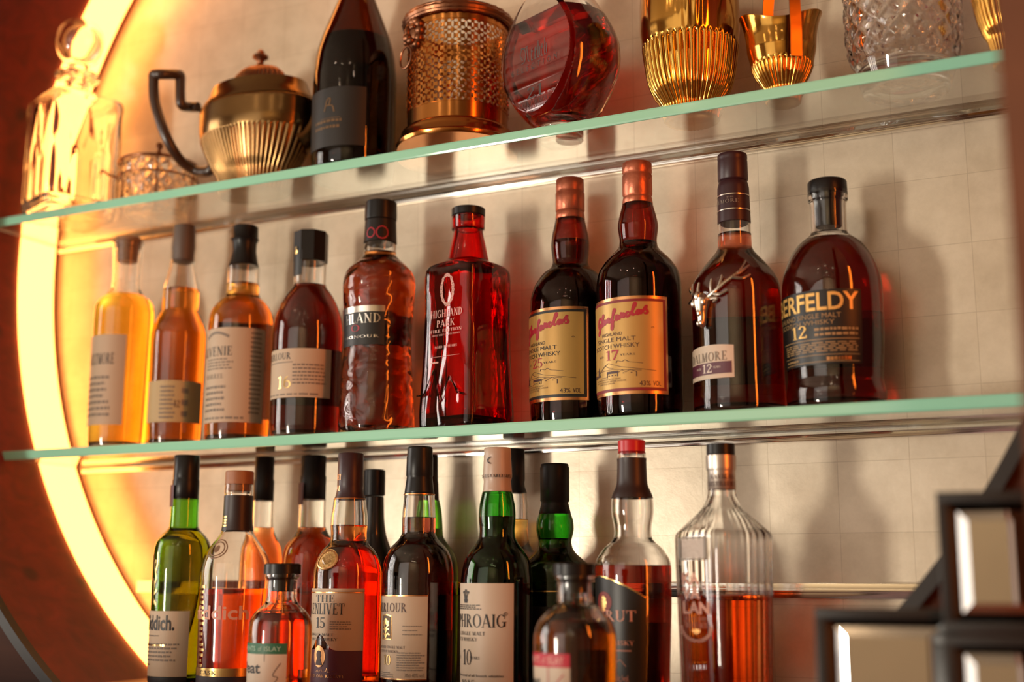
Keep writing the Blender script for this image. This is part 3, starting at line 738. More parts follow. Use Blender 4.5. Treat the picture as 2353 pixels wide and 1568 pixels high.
def landscape():
    P = [[(.0, .5), (.1, .62), (.16, .5)], [(.18, .42), (.30, .78), (.36, .9), (.42, .8), (.55, .62), (.75, .48), (.98, .36)], [(.30, .78), (.36, .64), (.44, .56)], [(.2, .48), (.45, .52), (.62, .42), (.8, .38)],
         spline2([(.48, .86), (.5, .98), (.56, .92), (.6, 1.0), (.65, .88), (.72, .84), (.82, .78)]),
         [(.34, .06), (.34, .34)], [(.5, .1), (.5, .36)], [(.5, .3), (.56, .44), (.61, .3), (.66, .44), (.74, .3), (.74, .05)], [(.2, .1), (.34, .1)], [(.0, .28), (.1, .36)], [(.1, .12), (.1, .3), (.0, .34)]]
    o = stroke(P, .022, 1.9)
    o += [_R(.33, .28, .51, .42), _S(.15, .2, .155, .5, .05), [(.13, .5), (.18, .5), (.155, .78)], [(.1, .2), (.21, .2), (.16, .46)], _R(.0, .16, .1, .3)]
    o += [_R(.36+.05*i, .14, .38+.05*i, .2) for i in range(3)] + [_R(.57, .24, .59, .29), _R(.67, .24, .69, .29)]
    return o
def sherry(label, xr, yr, Y, rows, level, caprows, lip, lab, num, ink2, phc, half):
    B = bottle(label, xr, yr, Y, Z_MID, rows, BROWN, level, DARKL, GM)
    c = B.solid('capsule', caprows, COPPER, sharp=60)
    yT, yB = lab
    l = B.sheet('label', B.skin(phc-half, phc+half, yT, yB), COPFOIL, B.root, nu=36)
    h = yB-yT; q = lambda a: yT+h*a
    B.sheet('border', B.skin(phc-half+1.5, phc+half-1.8, q(.016), q(.984), .0006), COPFOIL, l, nu=36)
    B.sheet('frame_band', B.skin(phc-half+3, phc+half-3.2, q(.032), q(.968), .0008), mat('dark_red_paper', (.20, .008, .012), .45) if ink2 is REDINK else BLACKP, l, nu=36)
    B.sheet('field', B.skin(phc-half+7, phc+half-7.5, q(.062), q(.938), .001), GOLDP, l, nu=36)
    F = lambda a0, a1, y0, y1, off=.0013: B.skin(phc+a0, phc+a1, q(y0), q(y1), off)
    B.print_('script_lettering', stroke(CURS, .09, 2.2), F(-30, 59, .12, .36), REDINK, l, fit=False)
    B.print_('lettering', join_prints((sans('HIGHLAND'), .24, .74, .80, 1), (sans('SINGLE MALT'), .06, 1.0, .44, .69), (sans('SCOTCH WHISKY'), -.06, 1.07, .04, .30)), F(-36, 32, .375, .545), ink2 if ink2 is not REDINK else BROWNINK, l, fit=False)
    B.print_('age_number', serif(num, .02), F(-12, 9, .555, .655), REDINK, l)
    B.print_('age_lettering', join_prints((serif('AGED'), -.1, .14, 0, 1), (serif('YEARS'), .78, 1.25, 0, 1)), F(-24, 20, .60, .62), ink2 if ink2 is not REDINK else BROWNINK, l, fit=False)
    B.print_('landscape', landscape(), F(-46, 60, .655, .835), BROWNINK, l, fit=False)
    B.print_('small_print', join_prints((serif('DISTILLED & BOTTLED BY J&G GRANT'), .05, .85, .72, .96), (serif('GLENFARCLAS DISTILLERY SPEYSIDE SCOTLAND'), 0, .98, .38, .62), (serif('PRODUCT OF SCOTLAND'), .2, .7, .04, .28)), F(-38, 20, .845, .91), BROWNINK, l, fit=False)
    B.print_('strength_number', join_prints((sans('43%'), 0, .5, 0, .9), (sans('VOL'), .62, 1, 0, .9)), F(36, 64, .86, .915), BROWNINK, l, fit=False)
    B.print_('registered_mark', stroke([[(.5+.4*cos(t/12*2*pi), .5+.4*sin(t/12*2*pi)) for t in range(13)]], .15), F(52, 56, .31, .327), BROWNINK, l, fit=False)
    return B
sherry('dark sherry whisky bottle with copper capsule, black-edged gold label reading 25', 1312, 850, 1.280,
    [(962, 92), (948, 94.5), (860, 94), (720, 94), (690, 92), (665, 85), (645, 74), (630, 62), (621, 50), (613, 43.5), (601, 40.5), (585, 42.5), (566, 44), (545, 42), (520, 36.5), (505, 33.5)], 557,
    [(507, 34), (490, 32.5), (487, 31), (484, 33.5), (440, 33.5), (437, 31.5), (433, 32.5), (404, 32)], 404, (706, 921), '25', INK, -51, 76)
sherry('dark sherry whisky bottle with copper capsule, red-edged gold label reading 17', 1471, 850, 1.2385,
    [(946, 97), (932, 99), (860, 98.5), (690, 98.5), (660, 98), (630, 93), (612, 83), (598, 72), (586, 60), (576, 50), (566, 44.5), (554, 43), (540, 44.5), (522, 46.5), (500, 43), (480, 37.5), (470, 35)], 560,
    [(472, 35.5), (455, 33.5), (451, 32), (447, 34.5), (398, 34.5), (394, 32.5), (390, 34.2), (366, 33.8)], 366, (681, 906), '17', REDINK, -37, 76)

# 9 stag emblem
B = bottle('red amber whisky bottle with silver stag head and small purple and white label', 1697, 850, 1.247, Z_MID,
    [(937, 106), (922, 107), (860, 105), (690, 104), (668, 102), (650, 98), (636, 91), (616, 76), (600, 62), (588, 51), (576, 42), (566, 39), (540, 38.5), (514, 38)], CLEAR, 539, SHERRY, GM)
c = B.solid('capsule', [(516, 38.6), (434, 36.5), (419, 33.2)], PURPLE, front=0)
B.solid('cap', [(419, 33.5), (414, 35), (365, 34.6), (361, 33.8), (357, 34.6), (346, 34)], PURPLE, sharp=60)
P0 = B.prof; B.prof = B.rz([(516, 38.8), (434, 36.8), (419, 33.6)])
B.print_('lettering', join_prints((serif('THE'), .5, .65, .78, .88), (serif('DALMORE'), .08, .75, .4, .68)), B.skin(-110, 60, 447, 477, .0006), GREY, c, fit=False)
B.print_('silver_band', [_R(0, .93, 1, 1), _R(0, 0, 1, .07)], B.skin(-100, 100, 443, 480, .0006), SILFOIL, c, fit=False)
B.prof = P0
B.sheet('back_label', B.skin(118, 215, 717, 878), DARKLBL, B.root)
l = B.sheet('label', B.skin(-84, -5, 794, 872, .0004), PAPERW, B.root, top=lambda u: 1-.06*(2*u-1)**2)
B.sheet('purple_band', B.skin(-82, -8, 835, 862, .0007), PLUM, l)
B.print_('lettering', serif('DALMORE'), B.skin(-76, -14, 812, 833, .0008), GREY, l)
B.print_('age_number', serif('12'), B.skin(-49, -34, 838, 858, .001), WHITEINK, l)
B.print_('small_print', join_prints((serif('AGED'), 0, .25, .4, .8), (serif('YEARS'), .75, 1, .4, .8)), B.skin(-62, -22, 842, 854, .001), WHITEINK, l, fit=False)
b = MB()
def onskin(x, y, off): 
    z = B.z(y); r = B.radius(z)+off; p = B.dirv(ph(x, 1698, 105))*r; return (p.x, p.y, z)
hd = [(1628, 692, .004), (1627, 704, .005), (1627, 716, .0055), (1626, 730, .005), (1626, 744, .0045), (1625, 756, .004), (1625, 766, .003)]
b.tube([onskin(*q) for q in hd], [.0045, .0088, .0080, .0058, .0046, .0048, .0020], 12)
for x, y, o_, q in ((1618, 712, .010, .0030), (1637, 712, .010, .0030), (1627, 699, .011, .0036), (1623, 757, .0075, .0022), (1629, 757, .0075, .0022), (1627, 735, .009, .0026)):
    c_ = Vector(onskin(x, y, o_)); vs_, fs_ = rings([(q*sin(pi*i/8), -q*1.5*cos(pi*i/8)) for i in range(9)], 10); b.add([tuple(c_+Vector(v)) for v in vs_], fs_)
ant = [[(1622, 700), (1612, 694), (1604, 680), (1602, 660)], [(1614, 694), (1604, 697), (1595, 699)], [(1618, 694), (1616, 676), (1617, 662)], [(1604, 682), (1598, 674), (1596, 664)],
       [(1636, 700), (1650, 690), (1668, 676), (1690, 660), (1704, 650), (1714, 636), (1726, 619)], [(1646, 692), (1644, 674), (1645, 660)], [(1662, 680), (1666, 666), (1668, 654)], [(1690, 661), (1712, 664), (1730, 655)], [(1702, 652), (1716, 644), (1732, 632)], [(1650, 694), (1664, 697), (1680, 690)],
       [(1618, 706), (1610, 708), (1604, 710), (1612, 714)], [(1638, 706), (1648, 704), (1658, 706), (1648, 713)]]
for q in ant:
    pts = smooth_path([onskin(x, y, .0028) for x, y in q], 4); nn = len(pts)
    b.tube(pts, [.0022-.0011*i/nn for i in range(nn)], 8)
b.build('stag_emblem', SILFOIL, B.root)

# 10 broad rounded bottle
B = bottle('broad amber whisky bottle with dark stopper and black gold-lettered label, rightmost on lower shelf', 1917, 800, 1.252, Z_MID,
    [(920, 115), (908, 116), (889, 113), (876, 110.5), (866, 110.5), (827, 113), (760, 116.5), (700, 117), (661, 115.5), (636, 112), (610, 103), (585, 90), (566, 76), (554, 62), (545, 50), (537, 43), (525, 42), (476, 42), (466, 43), (462, 46), (446, 46.5), (441, 45.5)], CLEAR, 556, SHERRY, GM, t=.0035)
B.solid('stopper', [(525, 30), (441.5, 32), (441, 45), (437, 46), (409, 45.5), (405, 44)], BLACK)
l = B.sheet('label', B.skin(-88, 33, 668, 838), BLACKP, B.root)
B.print_('lettering', join_prints((sans('ABERFELDY', .02), -.13, .97, .72, .965)), B.skin(-88, 33, 668, 838, .0008), ORANGEINK, l, fit=False)
B.print_('age_number', serif('12'), B.skin(-53, -31, 752, 780, .0008), ORANGEINK, l)
B.print_('small_print', join_prints((sans('HIGHLAND SINGLE MALT'), .0, .8, .615, .68), (sans('SCOTCH WHISKY'), .1, .74, .53, .59))+rawbox(lines(2, 21, jag=.05), .55, .97, .36, .5)+rawbox(lines(5, 22, jag=.05), .15, .97, .16, .30)+[_R(.12, .325, .97, .335), _R(.12, .12, .97, .128), _R(.12, .03, .97, .038)]+rawbox(lines(1, 24), .15, .4, .05, .1), B.skin(-88, 33, 668, 838, .0008), mat('dull_ochre_ink', (.36, .22, .09), .5), l, fit=False)
B.print_('copper_stamp', lines(1, 25, 0, 1, .9, 0), B.skin(-9, 19, 817, 828, .0009), COPFOIL, l, fit=False)
B.sheet('back_label', B.skin(135, 215, 705, 835), DARKLBL, B.root)

# ================================================================== bottles standing on the bar
# back row first
def plainback(label, xr, yr, Y, cap, neck, gm, lm, level, rows, capm=BLACKM, **k):
    B = bottle(label, xr, yr, Y, Z_BAR, rows, gm, level, lm, GF, **k)
    B.solid('cap', cap, capm, sharp=60); return B
plainback('orange whisky bottle with black cap, behind the stoppered clear bottle', 602, 1230, 1.272, [(1152, 24), (1105, 24), (1101, 22.5), (1049, 22.5)], None, CLEAR, REDORANGE, 1213,
    [('b', 48), (1500, 49), (1330, 49), (1290, 48), (1262, 45), (1240, 36), (1222, 28), (1211, 26), (1150, 25)])
B = plainback('red orange whisky bottle with black cap, behind the dark gold-medal bottle', 716, 1230, 1.268, [(1150, 30), (1095, 30), (1092, 28.5), (1046, 29)], None, CLEAR, REDORANGE, 1213,
    [('b', 66), (1500, 67), (1330, 67), (1290, 66), (1262, 61), (1242, 50), (1225, 38), (1211, 33), (1149, 32)])
B.prof = B.rz([(1149, 32), (1095, 31), (1046, 30)]); B.sheet('paper_seal', B.skin(-88, -40, 1110, 1160, .001), mat('maroon_paper', (.10, .02, .02), .5), B.root)
B = Axis('whisky_bottle', 'opaque black bottle with black cap, half hidden behind the gold-medal bottle', 'bottle', 858, 1200, 1.268, Z_BAR, GF)
B.solid('bottle_body', [('b', 58), (1500, 59), (1330, 59), (1300, 56), (1270, 46), (1245, 36), (1222, 29), (1190, 25), (1141, 23)], mat('matt_black_glass', (.018, .016, .015), .22, coat=.3), smooth=True)
B.solid('cap', [(1141, 24), (1139, 25.5), (1080, 25), (1078, 23)], BLACK)
plainback('green whisky bottle with black cap, almost hidden behind the black-capped gold-label bottle', 984, 1200, 1.276, [(1152, 24), (1110, 22), (1104, 21), (1044, 20)], None, GREEN, OLIVEL, 1216,
    [('b', 70), (1500, 71), (1330, 71), (1295, 69), (1270, 60), (1250, 46), (1232, 35), (1205, 33), (1180, 31), (1150, 25)])
plainback('yellow whisky bottle with black cap, behind the white-capped green bottle', 1180, 1200, 1.288, [(1134, 30), (1118, 25.5), (1108, 25), (1103, 26), (1030, 25)], None, CLEAR, AMBER, 1194,
    [('b', 68), (1500, 69), (1330, 69), (1300, 67), (1280, 57), (1262, 44), (1245, 36), (1215, 32), (1190, 34), (1170, 34), (1132, 30.5)])
B = plainback('dark green whisky bottle with ribbed black cap and bulging neck', 1275, 1200, 1.252, [(1183, 37), (1160, 32), (1155, 31), (1151, 33.5), (1074, 33.5), (1070, 32), (1064, 31.5)], None, DGREEN, OLIVEL, 1238,
    [('b', 80), (1500, 81), (1330, 81), (1312, 80), (1297, 75), (1284, 62), (1270, 47), (1258, 40), (1245, 38), (1232, 40.5), (1215, 43.5), (1200, 42.5), (1182, 37.5)])
B.print_('gold_line', [_R(0, 0, 1, 1)], B.skin(-90, 60, 1358, 1361), FOIL, B.root)
l = B.sheet('label', B.skin(-90, 40, 1395, 1600), BLACKP, B.root)
B.print_('lettering', join_prints((serif('THE'), .08, .2, .0, 1)), B.skin(-90, 40, 1412, 1422, .0007), WHITEINK, l, fit=False)

# green bottle at far left
B = bottle('tall green whisky bottle with black capsule, leftmost bottle on the bar', 418, 1300, 1.178, Z_BAR,
    [('b', 66), (1500, 67), (1400, 67.5), (1290, 68), (1262, 66), (1246, 62), (1232, 52), (1220, 40), (1211, 34), (1180, 32.6), (1146, 32.6)], GREEN, 1216, OLIVEL, GF,
    sec=None)
B.solid('capsule', [(1148, 32), (1104, 31.5), (1100, 30), (1096, 30.5), (1045, 30)], BLACK, sharp=60)
B.prof = B.prof + B.rz([(1140, 33), (1044, 32.5)])
B.sheet('paper_seal', B.skin(-90, -50, 1115, 1165, .0012), mat('maroon_paper', (.10, .02, .02), .5), B.root)
l = B.sheet('label', B.skin(-100, 20, 1405, 1556), PAPER, B.root)
B.sheet('dark_band', B.skin(-100, 20, 1557, 1620), INK, l)
B.print_('lettering', join_prints((sans('Glenfiddich.', .025), -.28, .76, .70, .94)), B.skin(-100, 20, 1405, 1556, .0007), INK, l, fit=False)
B.print_('small_print', rawbox(lines(5, 31), .12, .85, .22, .52)+rawbox(lines(1, 32), .1, .5, .6, .64), B.skin(-100, 20, 1405, 1556, .0007), GREY, l, fit=False)
B.print_('gold_print', rawbox(lines(1, 33), .12, .7, .45, .5)+rawbox(lines(1, 34), .1, .3, .16, .2), B.skin(-100, 20, 1405, 1556, .0009), FOIL, l, fit=False)
stag = stroke([spline2(q) for q in ([(.5, 0), (.4, .2), (.5, .38), (.35, .5)], [(.5, .38), (.62, .5), (.55, .62), (.4, .75), (.3, .95)], [(.55, .62), (.7, .8), (.65, 1)], [(.4, .75), (.55, .85)], [(.36, .5), (.2, .44)], [(.5, .1), (.7, .0)], [(.48, .2), (.72, .28)])], .055, .6)
B.print_('stag_emblem', stag, B.skin(-80, -42, 1270, 1390), FOIL, B.root, fit=False)

# clear bottle with wooden stopper
B = bottle('half empty clear whisky bottle with wooden stopper and dark neck band', 542, 1300, 1.172, Z_BAR,
    [('b', 80), (1500, 81), (1360, 82), (1320, 82), (1300, 80), (1282, 75), (1264, 65), (1248, 54), (1234, 44), (1222, 37), (1200, 34), (1138, 33), (1134, 34), (1114, 33.5)], CLEAR, 1353, DAMBER, GF)
B.solid('stopper', [(1130, 27), (1114, 28), (1113.5, 33), (1083, 33), (1081, 32)], WOODCAP)
P0 = B.prof; B.sheet('neck_band', B.skin(-175, 185, 1138, 1219, .0004), DBROWN, B.root, nu=64)
B.print_('neck_print', lines(4, 41, 0, 1, .7), B.skin(-80, -40, 1185, 1212, .0008), FOIL, B.root, fit=False)
B.print_('lettering', join_prints((sans('Glenfiddich', .02), -.55, 1, 0, 1)), B.skin(-88, 24, 1392, 1425), ROSE, B.root, fit=False)
B.print_('gold_script', [p for k in range(11) for p in rawbox(serif('BGSRDOECHAN'[k]), .05, .8, 1-k*.095-.07, 1-k*.095)] if False else [p for k in range(16) for p in rawbox(lines(1, 60+k, 0, 1, 1, .4), .1, .9, 1-k*.062-.04, 1-k*.062)], B.skin(-72, -50, 1345, 1540), FOIL, B.root, fit=False)
B.print_('seal_medal', stroke([[(.5+.48*cos(t/24*2*pi), .5+.48*sin(t/24*2*pi)) for t in range(25)], [(.5+.36*cos(t/24*2*pi), .5+.36*sin(t/24*2*pi)) for t in range(25)]], .06, 1)+disc(.5, .5, .14, .2, 8), B.skin(-66, -18, 1240, 1284), mat('smoky_relief', (.20, .11, .06), .4), B.root, fit=False)
l = B.sheet('label', B.skin(-88, 40, 1556, 1660), mat('dark_plum_paper', (.03, .016, .022), .5), B.root)
B.sheet('gold_band', B.skin(-88, 40, 1537, 1556, .0005), FOIL, l)
B.print_('small_print', serif('CASK'), B.skin(-60, -25, 1542, 1551, .0008), BROWNINK, l)

# gold medal, cream and purple label
B = bottle('dark amber whisky bottle with gold shoulder medal, aubergine capsule and cream label', 800, 1300, 1.185, Z_BAR,
    [('b', 79), (1500, 80), (1380, 80), (1320, 80), (1305, 78), (1288, 73), (1274, 66), (1262, 58), (1252, 48), (1242, 42.5), (1228, 41.5), (1205, 43), (1190, 42.5), (1165, 39), (1147, 37)], CLEAR, 1208, DAMBER, GF)
c = B.solid('capsule', [(1150, 36.5), (1140, 33), (1122, 29.2), (1116, 30), (1040, 29.3)], PURPLE, sharp=60)
P0 = B.prof; B.prof = B.rz([(1150, 36.8), (1140, 33.3), (1122, 29.5), (1116, 30.2), (1040, 29.5)])
B.print_('gold_print', join_prints((serif('NET'), 0, .42, .62, .95), (serif('AL'), .02, .4, .0, .3)), B.skin(-75, 0, 1088, 1128, .0006), COPFOIL, c, fit=False)
B.print_('gold_line', [_R(0, 0, 1, 1)], B.skin(-100, 100, 1144, 1146.5, .0005), COPFOIL, c)
B.prof = P0
B.print_('shoulder_medal', disc(.5, .5, .5, .5, 28), B.skin(-66, -18, 1262, 1310, .0012), mat('antique_gold', (.50, .29, .10), .35, .8, bump=.3, bscale=300), B.root, fit=False)
B.print_('medal_ring', stroke([[(.5+.44*cos(t/24*2*pi), .5+.44*sin(t/24*2*pi)) for t in range(25)]], .05, 1), B.skin(-66, -18, 1262, 1310, .0018), COPFOIL, B.root, fit=False)
l2 = B.sheet('lower_label', B.skin(-88, 28, 1494, 1640, .0004), PLUM, B.root)
wave = lambda u: .0 if u > .75 else (.26*math.exp(-((u-.36)/.13)**2))
l = B.sheet('label', B.skin(-88, 28, 1353, 1496, .0008), PAPER, B.root, nu=40, bot=wave)
B.print_('lettering', join_prints((serif('THE'), .26, .58, .78, .90), (serif('GLENLIVET'), -.043, .724, .58, .76), (serif('15', .02), .27, .44, .36, .53), (serif('SINGLE MALT'), .12, .58, .235, .275), (serif('SCOTCH WHISKY'), .06, .64, .155, .2)), B.skin(-88, 28, 1353, 1496, .0011), INK, l, fit=False)
B.print_('small_print', rawbox(lines(4, 51), .52, .84, .33, .48)+[_R(.0, .955, 1, .965)], B.skin(-88, 28, 1353, 1496, .0011), GREY, l, fit=False)
B.print_('gold_line', [_R(0, .925, 1, .945)], B.skin(-88, 28, 1353, 1496, .0012), COPFOIL, l, fit=False)
B.print_('portrait_medal', disc(.5, .5, .5, .5, 24), B.skin(-61, -35, 1484, 1534, .001), COPFOIL, l2, fit=False)
B.print_('portrait', disc(.5, .58, .2, .2, 14)+[[(.2, .1), (.8, .1), (.62, .45), (.38, .45)]], B.skin(-61, -35, 1484, 1534, .0014), BROWNINK, l2, fit=False)
B.print_('signature', stroke([spline2([(0, .2), (.1, .6), (.15, .2), (.3, .7), (.35, .3), (.5, .4), (.55, 1), (.6, .2), (.8, .4), (1, .3)])], .06, 5), B.skin(-55, -12, 1536, 1548, .0008), COPFOIL, l2, fit=False)
B.print_('reserve_lettering', serif('FRENCH OAK RESERVE'), B.skin(-85, -2, 1551, 1558, .0008), COPFOIL, l2)

# black cap, cream label with gilt tree
B = bottle('dark red whisky bottle with matt black cap and cream label bearing a gilt arched picture', 961, 1300, 1.185, Z_BAR,
    [('b', 81), (1500, 82), (1380, 82), (1320, 82), (1303, 80.5), (1286, 77), (1270, 71), (1257, 62), (1246, 51), (1236, 43), (1222, 38.5), (1200, 38.6), (1180, 38), (1160, 36.5), (1137, 35)], CLEAR, 1190, DSHERRY, GF)
B.solid('cap', [(1138, 34.5), (1130, 34), (1100, 30), (1096, 29.4), (1092, 31), (1050, 30.5), (1046, 29.3), (1030, 29), (1025, 28)], BLACK, sharp=60)
B.prof = B.prof + B.rz([(1136, 35)]); B.print_('gold_line', [_R(0, 0, 1, 1)], B.skin(-100, 100, 1134, 1136.5, .0006), COPFOIL, B.root)
l = B.sheet('label', B.skin(-100, 16, 1368, 1563), PAPER, B.root, nu=36)
F = lambda o=.0008: B.skin(-100, 16, 1368, 1563, o)
B.print_('gold_line', [_R(0, .985, 1, 1), _R(0, 0, 1, .012)], F(), COPFOIL, l, fit=False)
B.print_('lettering', join_prints((serif('ABERLOUR'), .026, .716, .795, .905), (serif('HIGHLAND SINGLE MALT'), .13, .70, .365, .395), (serif('SCOTCH WHISKY'), .22, .60, .315, .345)), F(), BROWNINK, l, fit=False)
tree = [_R(.46, .0, .54, .3)]+stroke([spline2(q) for q in ([(.5, .25), (.35, .4), (.12, .42)], [(.5, .25), (.65, .4), (.88, .42)], [(.5, .4), (.3, .55), (.12, .62)], [(.5, .4), (.7, .55), (.88, .62)], [(.2, .7), (.35, .62), (.5, .7), (.65, .62), (.8, .7)], [(.05, .15), (.3, .2), (.5, .05), (.7, .2), (.95, .15)])], .07, .6)+disc(.5, .78, .18, .12)+disc(.25, .72, .1, .08)+disc(.75, .72, .1, .08)
pk = B.sheet('gilt_picture', B.skin(-70, -44, 1412, 1470, .0008), FOIL, l, top=lambda u: 1-.06*(2*u-1)**2)
B.sheet('picture_ground', B.skin(-68.5, -45.5, 1415, 1468, .0011), mat('umber_ink', (.12, .07, .03), .5), l, top=lambda u: 1-.06*(2*u-1)**2)
B.print_('tree_relief', tree, B.skin(-68, -46, 1416, 1467, .0014), FOIL, l, fit=False)
B.print_('age_number', serif('10', .02), B.skin(-63, -45, 1505, 1528, .0009), FOIL, l)
B.print_('small_print', rawbox(lines(8, 53), .58, .97, .10, .33)+rawbox(lines(3, 54), .15, .55, .02, .09)+rawbox(lines(1, 55), .66, .93, .62, .64)+rawbox(lines(1, 56), .66, .93, .57, .59)+rawbox(lines(1, 57), .66, .93, .52, .54)+join_prints((sans('70cl 40% vol.'), .70, .97, .03, .075)), F(), GREY, l, fit=False)
B.sheet('back_label', B.skin(125, 215, 1450, 1620), DARKLBL, B.root)

# white capsule, green glass
B = bottle('green whisky bottle with white capsule and plain cream label with large black lettering', 1142, 1300, 1.178, Z_BAR,
    [('b', 82), (1500, 82.5), (1380, 83), (1335, 83), (1316, 81), (1296, 77), (1280, 71), (1267, 63), (1256, 54), (1246, 47), (1233, 41.5), (1218, 40.5), (1200, 42), (1185, 42.5), (1163, 41), (1148, 38), (1131, 34.5)], DGREEN, 1188, DARKL, GF)
CAPW = mat('white_capsule', (.50, .37, .28), .38, bump=.1, bscale=60)
c = B.solid('capsule', [(1133, 34.5), (1125, 33), (1106, 31.5), (1102, 32), (1094, 33.8), (1056, 31.8), (1052, 31.2), (1049, 31.8), (1030, 31.2), (1027, 30)], CAPW, sharp=60)
P0 = B.prof; B.prof = B.rz([(1133, 34.8), (1125, 33.3), (1106, 31.8), (1102, 32.3), (1094, 34.1), (1056, 32.1), (1030, 31.5)])
B.print_('capsule_print', join_prints((serif('1815'), -.2, .12, 0, 1), (serif('ESTABLISHED'), .18, 1, 0, 1)), B.skin(-80, 70, 1090, 1097, .0008), INK, c, fit=False)
B.print_('swallow_emblem', stroke([spline2([(.9, .95), (.3, .7), (.25, .5), (.35, .25), (.9, 0)])], .16, 1)+disc(.3, .6, .14, .12), B.skin(-48, -25, 1050, 1066, .0008), INK, c, fit=False)
B.prof = P0
l = B.sheet('label', B.skin(-110, 27, 1341, 1600), PAPERW, B.root, nu=36)
F = lambda yT, yB, a=-110, b_=27: B.skin(a, b_, yT, yB, .0008)
crest = disc(.5, .88, .14, .1)+disc(.22, .76, .14, .1)+disc(.78, .76, .14, .1)+[_R(.42, .5, .58, .85), _S(.3, .5, .24, .75, .1), _S(.7, .5, .76, .75, .1)]+disc(.5, .42, .24, .1)+disc(.5, .2, .26, .15)+[_R(.3, .0, .7, .1)]
B.print_('crest', crest, F(1354, 1386, -66, -46), INK, l, fit=False)
B.print_('warrant_print', lines(3, 71, 0, 1, .6, .2), F(1389, 1402, -82, -23), INK, l, fit=False)
B.print_('lettering', join_prints((serif('LAPHROAIG', .02), 0, 1, 0, 1)), F(1412, 1443, -109, 14.6), INK, l, fit=False)
B.print_('type_lettering', join_prints((serif('ISLAY SINGLE MALT'), 0, 1, .62, 1), (serif('SCOTCH WHISKY'), .06, .84, 0, .38)), F(1452, 1474, -100, -18), INK, l, fit=False)
B.print_('age_number', serif('10', .03), F(1493, 1528, -64, -42), INK, l)
B.print_('age_lettering', join_prints((serif('AGED'), -.05, .16, 0, 1), (serif('YEARS'), .66, 1, 0, 1)), F(1508.5, 1515, -84, -27), INK, l, fit=False)
B.print_('motto', join_prints((sans('The most richly flavoured of all Scotch whiskies', .012), 0, 1, 0, 1)), F(1551, 1558, -125, 11), INK, l, fit=False)
B.print_('year_lettering', serif('1815'), F(1563, 1580, -68, -36), INK, l)
B.print_('registered_mark', stroke([[(.5+.4*cos(t/16*2*pi), .5+.4*sin(t/16*2*pi)) for t in range(17)]], .1)+rawbox(serif('R'), .32, .7, .28, .74), F(1407, 1416, 10, 17), INK, l, fit=False)

# bulging clear neck, black arched label
B = bottle('clear-necked red whisky bottle with red cap, dark capsule and black arched label', 1455, 1300, 1.192, Z_BAR,
    [('b', 80), (1568, 81), (1450, 85), (1370, 87.5), (1310, 87.5), (1297, 86.5), (1285, 83), (1273, 76), (1263, 69), (1254, 60), (1245, 50), (1236, 44), (1222, 42.5), (1208, 43.5), (1192, 46.5), (1175, 48.5), (1160, 48.5), (1145, 47), (1110, 34), (1058, 32.5), (1054, 33), (1041, 32.5)], CLEAR, 1300, SHERRY, GF, t=.003)
P0 = list(B.prof)
B.sheet('capsule', B.skin(-180, 180, 1051, 1143, .0005), DBROWN, B.root, nu=72, nv=14)
B.solid('cap', [(1045, 26), (1039, 27), (1038.5, 31), (1012, 31.4), (1009, 30)], REDCAP)
arcT = lambda u: 1-.16*abs((u-.3)/.7)**1.6
l = B.sheet('label', B.skin(-92, 18, 1323, 1640), BLACKP, B.root, nu=36, top=arcT)
tp = [(u/24, arcT(u/24)-.004) for u in range(25)]
B.print_('gold_edge', stroke([tp], .008, .3), B.skin(-92, 18, 1323, 1640, .0008), FOIL, l, fit=False)
B.print_('red_sun', disc(.5, .5, .5, .5, 24), B.skin(-66, -34, 1360, 1408, .0007), mat('crimson_ink', (.20, .02, .015), .45), l, fit=False)
cr = [p for k in range(9) for p in disc(.5+.3*cos(k/9*2*pi), .52+.34*sin(k/9*2*pi), .11, .11, 8)]+disc(.5, .5, .2, .24)+[_R(.25, 0, .75, .08)]
B.print_('crest', cr, B.skin(-58, -42, 1368, 1404, .001), FOIL, l, fit=False)
B.print_('lettering', serif('AMRUT', .02), B.skin(-85, 3, 1403, 1428, .0009), ROSE, l)
B.print_('type_lettering', join_prints((serif('MALT WHISKY'), -.3, .98, .0, .24), (serif('Z'), .3, .42, .7, 1.1)), B.skin(-60, 1, 1440, 1483, .0009), ROSE, l, fit=False)
B.print_('small_print', [_R(.1, .9, .9, .93)]+join_prints((sans('46% alc./vol.'), .0, .8, -.1, .12))+stroke([[(.3, .5), (.5, .62), (.7, .4)]], .02, 1), B.skin(-45, 0, 1490, 1560, .0009), ROSE, l, fit=False)
EMB = mat('relief_shadow', (.16, .10, .05), .35)
B.print_('embossed_lettering', join_prints((serif('AMRUT'), 0, .95, .48, 1), (sans('SINCE 1948', .02), -.25, .92, .0, .34)), B.skin(-78, -20, 1253, 1298, .0006), EMB, B.root, fit=False)
B.sheet('back_label', B.skin(140, 215, 1430, 1640), DARKLBL, B.root)

# square clear bottle, half full
B = Axis('whisky_bottle', 'half empty square clear whisky bottle with silver neck band, rightmost on the bar', 'bottle', 1663, 1300, 1.178, Z_BAR, GF)
rot = B.a0+radians(-48)
sq = square_sec(5.5, rot, B.a0+pi/2)
def sec10(a, z):
    k = min(1, max(0, (z-B.z(1232))/(B.z(1165)-B.z(1232)))); k = k*k*(3-2*k)
    d = (a-rot) % (2*pi); side = 1 if radians(48) < d < radians(312) else 0
    return (sq(a, z)*(1-k)+k)*(1+side*.012*(1-k)*cos(28*a)+.01*k*cos(28*a)*(k < .98))
B.glass([('b', 104), (1568, 105.5), (1400, 109), (1260, 111.5), (1240, 111.5), (1229, 109), (1215, 96), (1200, 80), (1188, 66), (1176, 53), (1163, 43), (1150, 36.5), (1138, 33), (1085, 31.5), (1055, 31.5)], CLEAR, level=1366, liq=REDORANGE, sec=sec10, seg=168, t=.0055, foot=.012)
